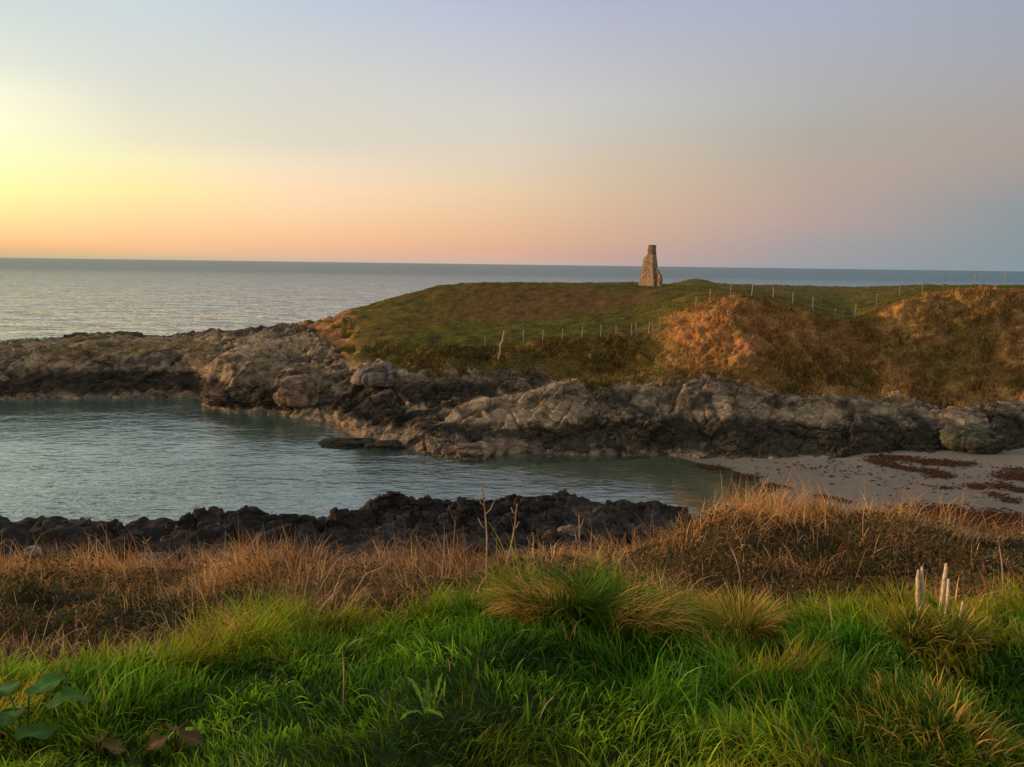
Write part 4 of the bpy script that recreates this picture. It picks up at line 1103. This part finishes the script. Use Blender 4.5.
# ------------------------------------------------------------------ dead stems and grass seed heads
def stem(pix, Yb, r_px, label, branches=(), col=(0.36, 0.235, 0.13), name='dead_stem', head=0.0, group='dead stems on the bank', cat='dead stem', base=None):
    """pix: pixel polyline from the base up; branches: (fraction, dx_px, dy_px)"""
    b = bank_hit(*pix[0]) if base is None else base
    Y = b[1]; s = Y / 780
    pts = [at_y(px, py, Y + 0.05 * i * ((-1) ** i)) - at_y(pix[0][0], pix[0][1], Y) for i, (px, py) in enumerate(pix)]
    pts = np.array(pts)
    tt = np.linspace(0, len(pts) - 1, (len(pts) - 1) * 4 + 1)
    P_ = np.stack([np.interp(tt, np.arange(len(pts)), pts[:, k]) for k in range(3)], 1)
    P_ = np.concatenate([P_[:1] - [0, 0, 0.06], P_])
    P_ = gsmooth(P_, 1.2, 0)
    jit = 0.6 * s * np.stack([vnoise(P_ * 9 + pix[0][0], 1, 3), vnoise(P_ * 9 + pix[0][0], 1, 4), np.zeros(len(P_))], 1)
    P_ = P_ + jit
    rad = r_px * s * np.linspace(1.0, 0.45, len(P_))
    root = empty(name, b, label, cat, group)
    V, F = tube(P_, rad, 6)
    make_mesh('stalk', V, F, M_stem, np.array(col) * (0.85 + 0.3 * rng.random((len(V), 1))), parent=root)
    for f, dx, dy in branches:
        k = int(f * (len(P_) - 1)); q = P_[k]
        e_ = q + np.array([dx * s, 0.3 * dx * s * random.choice((-1, 1)), -dy * s])
        mid = (q + e_) / 2 + np.array([dx * s * 0.12, 0, dy * s * 0.12])
        V, F = tube(np.array([q, mid, e_]), np.array([0.6, 0.5, 0.28]) * r_px * s, 5)
        make_mesh('twig', V, F, M_stem, np.broadcast_to(np.array(col), (len(V), 3)), parent=root)
    if head:
        t = np.linspace(-1, 1, 6); hp = P_[-1] + np.stack([0 * t, 0 * t, t * head * s], 1)
        V, F = tube(hp, head * s * 0.75 * np.sqrt(np.maximum(1 - t * t, 0.02)), 8)
        make_mesh('seed_head', V, F, M_stem, np.broadcast_to(np.array(col) * 0.9, (len(V), 3)), parent=root)
    return root


stem([(487, 600), (487, 545), (486, 515), (482, 482)], 6, 1.2, 'tallest forked dead stem rising in front of the dark rocks', [(0.58, -9, -12), (0.70, 9, -15), (0.78, -6, -11), (0.86, 5, -9), (0.92, -3, -6)])
stem([(497, 596), (506, 566), (515, 530), (517, 502)], 6, 1.3, 'dead stem leaning right, beside the tallest forked stem', [(0.9, -5, -9), (0.7, 5, -9)])
stem([(581, 560), (580, 530), (579, 496)], 8, 0.9, 'thin pale dead stem with side twigs right of the tall pair', [(0.55, 12, -14), (0.6, -6, -14), (0.8, 4, -10)], base=bank_hit(581, 575))
stem([(534, 560), (534, 535), (533, 512)], 8, 0.8, 'short branching dead stem close before the rocks, right of the leaning stem', [(0.5, -10, -14), (0.55, 9, -12), (0.7, -7, -12)], base=bank_hit(534, 578))
stem([(384, 566), (379, 545), (370, 522)], 8, 0.8, 'pale twiggy dead stem standing before the rocks left of the tall pair', [(0.5, 10, -14), (0.5, -10, -10), (0.75, 5, -12)], base=bank_hit(386, 582))
stem([(343, 718), (344, 690), (343, 655), (341, 622)], 3, 0.9, 'thin reddish dead stem upright in the green grass', (), (0.34, 0.19, 0.085))
stem([(312, 604), (324, 584), (334, 566), (340, 558)], 5.5, 1.0, 'pale dead stem leaning right behind the green grass edge', [(0.85, 6, -5)])
stem([(163, 596), (156, 570), (149, 547), (143, 536)], 6.5, 0.9, 'brown dead stem leaning left over the left hollow', [(0.8, -6, -3), (0.9, 5, -5)])
stem([(187, 596), (187, 570), (186, 545), (187, 530)], 6.5, 0.8, 'thin dark dead stem upright at the left hollow', (), (0.16, 0.10, 0.06))
stem([(742, 592), (738, 565), (730, 548), (724, 530)], 6, 0.8, 'thin pale dead stem leaning left in the right dry grass', ())
stem([(1004, 610), (1003, 575), (999, 545), (996, 525)], 6, 0.8, 'pale dead stem near the right edge of the dry grass', ())
stem([(864, 545), (862, 520), (866, 500), (864, 478)], 8, 0.55, 'slender grass stem with drooping tip standing against the sand', ())
stem([(690, 712), (684, 698), (676, 684)], 3, 0.8, 'short straw-coloured stem lying right in the green grass', (), (0.42, 0.31, 0.14)) if False else None
for px, py, hp, lab in [(165, 660, 38, 'tallest brown seed head over the left dip of the bank'), (144, 660, 32, 'brown seed head left of the tallest one at the dip'), (186, 655, 24, 'short brown seed head right of the tallest one at the dip'), (77, 655, 40, 'slim seed head over the far left grass'), (116, 648, 30, 'pale seed head between the far left grass and the dip')]:
    stem([(px, py), (px + 1, py - hp * .5), (px - 1, py - hp)], 3.6, 0.6, lab, (), (0.22, 0.14, 0.075), 'seed_stem', 2.2, 'seed heads along the left edge of the bank', 'seed head')


# ------------------------------------------------------------------ tussocks
def tussock(px, py, n, hmin, hmax, label, droop_az=None, tan_frac=0.5, spread=0.12, greenf=0.5):
    b = bank_hit(px, py)
    r = spread * np.sqrt(rng.random(n)); a = rng.uniform(0, 2 * PI, n)
    root = np.stack([r * np.cos(a), r * np.sin(a), np.zeros(n)], 1)
    wz = bank_z(b[0] + root[:, 0], b[1] + root[:, 1]) - b[2]; root[:, 2] = wz - 0.02
    az = a + rng.normal(0, 0.5, n)
    h = rng.uniform(hmin, hmax, n)
    bend = rng.uniform(0.6, 1.9, n)
    tan_ = rng.random(n) < tan_frac
    if droop_az is not None:
        az = np.where(tan_, droop_az + rng.normal(0, 0.45, n), az); bend = np.where(tan_, rng.uniform(1.3, 2.3, n), bend)
    c = np.where(tan_[:, None], np.array([0.75, 0.43, 0.085]), np.array([0.045, 0.14, 0.008]) * (1 - greenf) + np.array([0.20, 0.22, 0.014]) * greenf) * rng.uniform(0.6, 1.25, (n, 1))
    V, F, K = blades(root, h, az, bend, rng.uniform(0.005, 0.011, n), c * 0.6, c, 6, rng.uniform(0, 0.3, n), 1.2)
    o = make_mesh('grass_tussock', V, F, M_blade, K); o.location = Vector(b)
    return tag(o, label, 'tussock')


tussock(560, 628, 2300, 0.24, 0.46, 'large grass tussock in the middle with dry strands combed over to the left', PI * 0.98, 0.38, 0.19, 0.25)
tussock(622, 636, 380, 0.25, 0.5, 'tussock with long straw strands hanging over to the right, right of the middle tussock', -0.25, 0.5, 0.18, 0.3)
tussock(738, 640, 900, 0.22, 0.36, 'small pointed tussock of yellow grass left of the stakes', None, 0.6, 0.10, 0.5)
tussock(240, 650, 1100, 0.18, 0.36, 'yellow-green tussock at the right of the left dip', PI * 0.95, 0.3, 0.2, 0.9)
tussock(940, 730, 1100, 0.07, 0.17, 'matted yellow-brown tussock in the lower right grass', None, 0.3, 0.3, 0.9)
tussock(915, 640, 500, 0.12, 0.22, 'yellow-green tussock before the feet of the two leftmost stakes', None, 0.3, 0.09, 0.6)
tussock(951, 642, 600, 0.12, 0.22, 'yellow-green tussock before the feet of the leaning stake', None, 0.3, 0.10, 0.6)


# ------------------------------------------------------------------ broad-leaved plants
def leaf_mesh(Ln, Wd, curl, wave, lobes=0.0, nl=14, nw=7, seed=0, thick=0.0):
    u_ = np.linspace(0, 1, nl); v_ = np.linspace(-1, 1, nw)
    U, Vv = np.meshgrid(u_, v_, indexing='ij')
    wid = Wd * np.sin(PI * np.clip(U * 0.93 + 0.07, 0, 1)) ** 0.7
    if lobes: wid = wid * (1 - lobes * (0.5 + 0.5 * np.cos(U * 2 * PI * 4.5)))
    x = wid * Vv
    ang = curl * U
    y = Ln * np.where(abs(curl) > 1e-4, np.sin(ang) / curl, U); z = Ln * np.where(abs(curl) > 1e-4, (1 - np.cos(ang)) / curl, 0) * -1
    z = z + wave * Wd * np.sin(U * 9 + seed) * np.abs(Vv) + 0.25 * wid * np.abs(Vv)
    V = np.stack([x, y, z], 2).reshape(-1, 3)
    F = grid_faces(nw, nl)
    return V, F, np.abs(Vv).reshape(-1)


def leafy(px, py, leaves, label, name, cat, colr, lobes=0.0, rise=0.0):
    b = bank_hit(px, py)
    root = empty(name, b, label, cat)
    for i, (dx, dy, dz, az, pitch, Ln, Wd, curl) in enumerate(leaves):
        V, F, edge_ = leaf_mesh(Ln, Wd, curl, 0.25, lobes, seed=i * 1.7)
        rib = np.exp(-(edge_ / 0.12) ** 2)[:, None]
        col = np.array(colr) * (0.9 + 0.2 * random.random()) * (1 + 0.5 * rib)
        o = make_mesh('leaf', V, F, M_leaf, col, parent=root)
        o.location = (dx, dy, dz); o.rotation_euler = (pitch, 0, az)
        st = np.array([(0, 0, -0.02), (dx * 0.5, dy * 0.5, dz * 0.6), (dx, dy, dz)])
        V, F = tube(st, 0.004, 5); make_mesh('leaf_stalk', V, F, M_leaf, np.broadcast_to(np.array(colr) * 1.2, (len(V), 3)), parent=root)
    return root


DOCK = (0.052, 0.118, 0.018)
leafy(28, 752, [(-0.06, 0.02, 0.20, 0.9, 0.25, 0.15, 0.055, 1.0), (0.02, 0.0, 0.21, -0.5, 0.35, 0.16, 0.05, 0.8), (0.09, -0.02, 0.19, -1.0, 0.3, 0.15, 0.05, 0.9), (-0.02, -0.08, 0.15, 0.3, 0.3, 0.15, 0.06, 1.0), (0.05, -0.12, 0.12, -0.7, 0.2, 0.14, 0.06, 0.9), (-0.1, -0.06, 0.16, 1.6, 0.2, 0.14, 0.055, 1.0)], 'dark green broad-leaved dock plant in the bottom left corner', 'dock_plant', 'plant', DOCK)
leafy(428, 726, [(0.0, 0.0, 0.06, 0.1, 1.25, 0.12, 0.012, 0.5), (-0.02, 0.0, 0.07, 0.7, 1.15, 0.14, 0.013, 1.3), (0.02, 0.0, 0.06, -0.5, 1.3, 0.13, 0.012, 0.5), (0.03, 0.0, 0.06, -1.0, 0.95, 0.12, 0.012, -0.5), (0.0, -0.03, 0.06, -2.2, 0.6, 0.09, 0.015, 1.2), (-0.03, -0.03, 0.06, 2.3, 0.6, 0.09, 0.015, 1.2), (0.01, -0.02, 0.06, 0.4, 0.9, 0.10, 0.013, 1.0), (-0.01, -0.02, 0.05, -0.2, 0.7, 0.10, 0.015, 0.8)], 'upright thistle rosette with narrow pale green leaves amid the grass', 'thistle', 'plant', (0.105, 0.19, 0.018), 0.55)
leafy(668, 690, [(0.0, 0.0, 0.11, -0.9, 0.1, 0.08, 0.035, 0.6), (0.03, -0.03, 0.10, -2.0, 0.1, 0.07, 0.03, 0.6)], 'small round-leaved weed in the grass right of the middle', 'dock_plant', 'plant', (0.04, 0.10, 0.03))
leafy(176, 757, [(0.0, 0.0, 0.09, 0.2, -0.2, 0.12, 0.05, 0.9), (0.02, -0.02, 0.08, -1.2, -0.2, 0.11, 0.045, 1.0), (-0.02, -0.02, 0.07, 1.8, -0.25, 0.12, 0.05, 1.0)], 'withered brown dock leaves in the grass near the bottom left', 'withered_plant', 'plant', (0.10, 0.062, 0.022))
leafy(100, 764, [(0.0, 0.0, 0.08, 0.6, -0.2, 0.11, 0.05, 0.9), (0.02, -0.02, 0.07, -0.9, -0.2, 0.11, 0.045, 1.0)], 'withered brown leaves beside the dark green dock plant', 'withered_plant', 'plant', (0.11, 0.075, 0.025))

# empties get their first view-layer update here so that children sit right
bpy.context.view_layer.update()
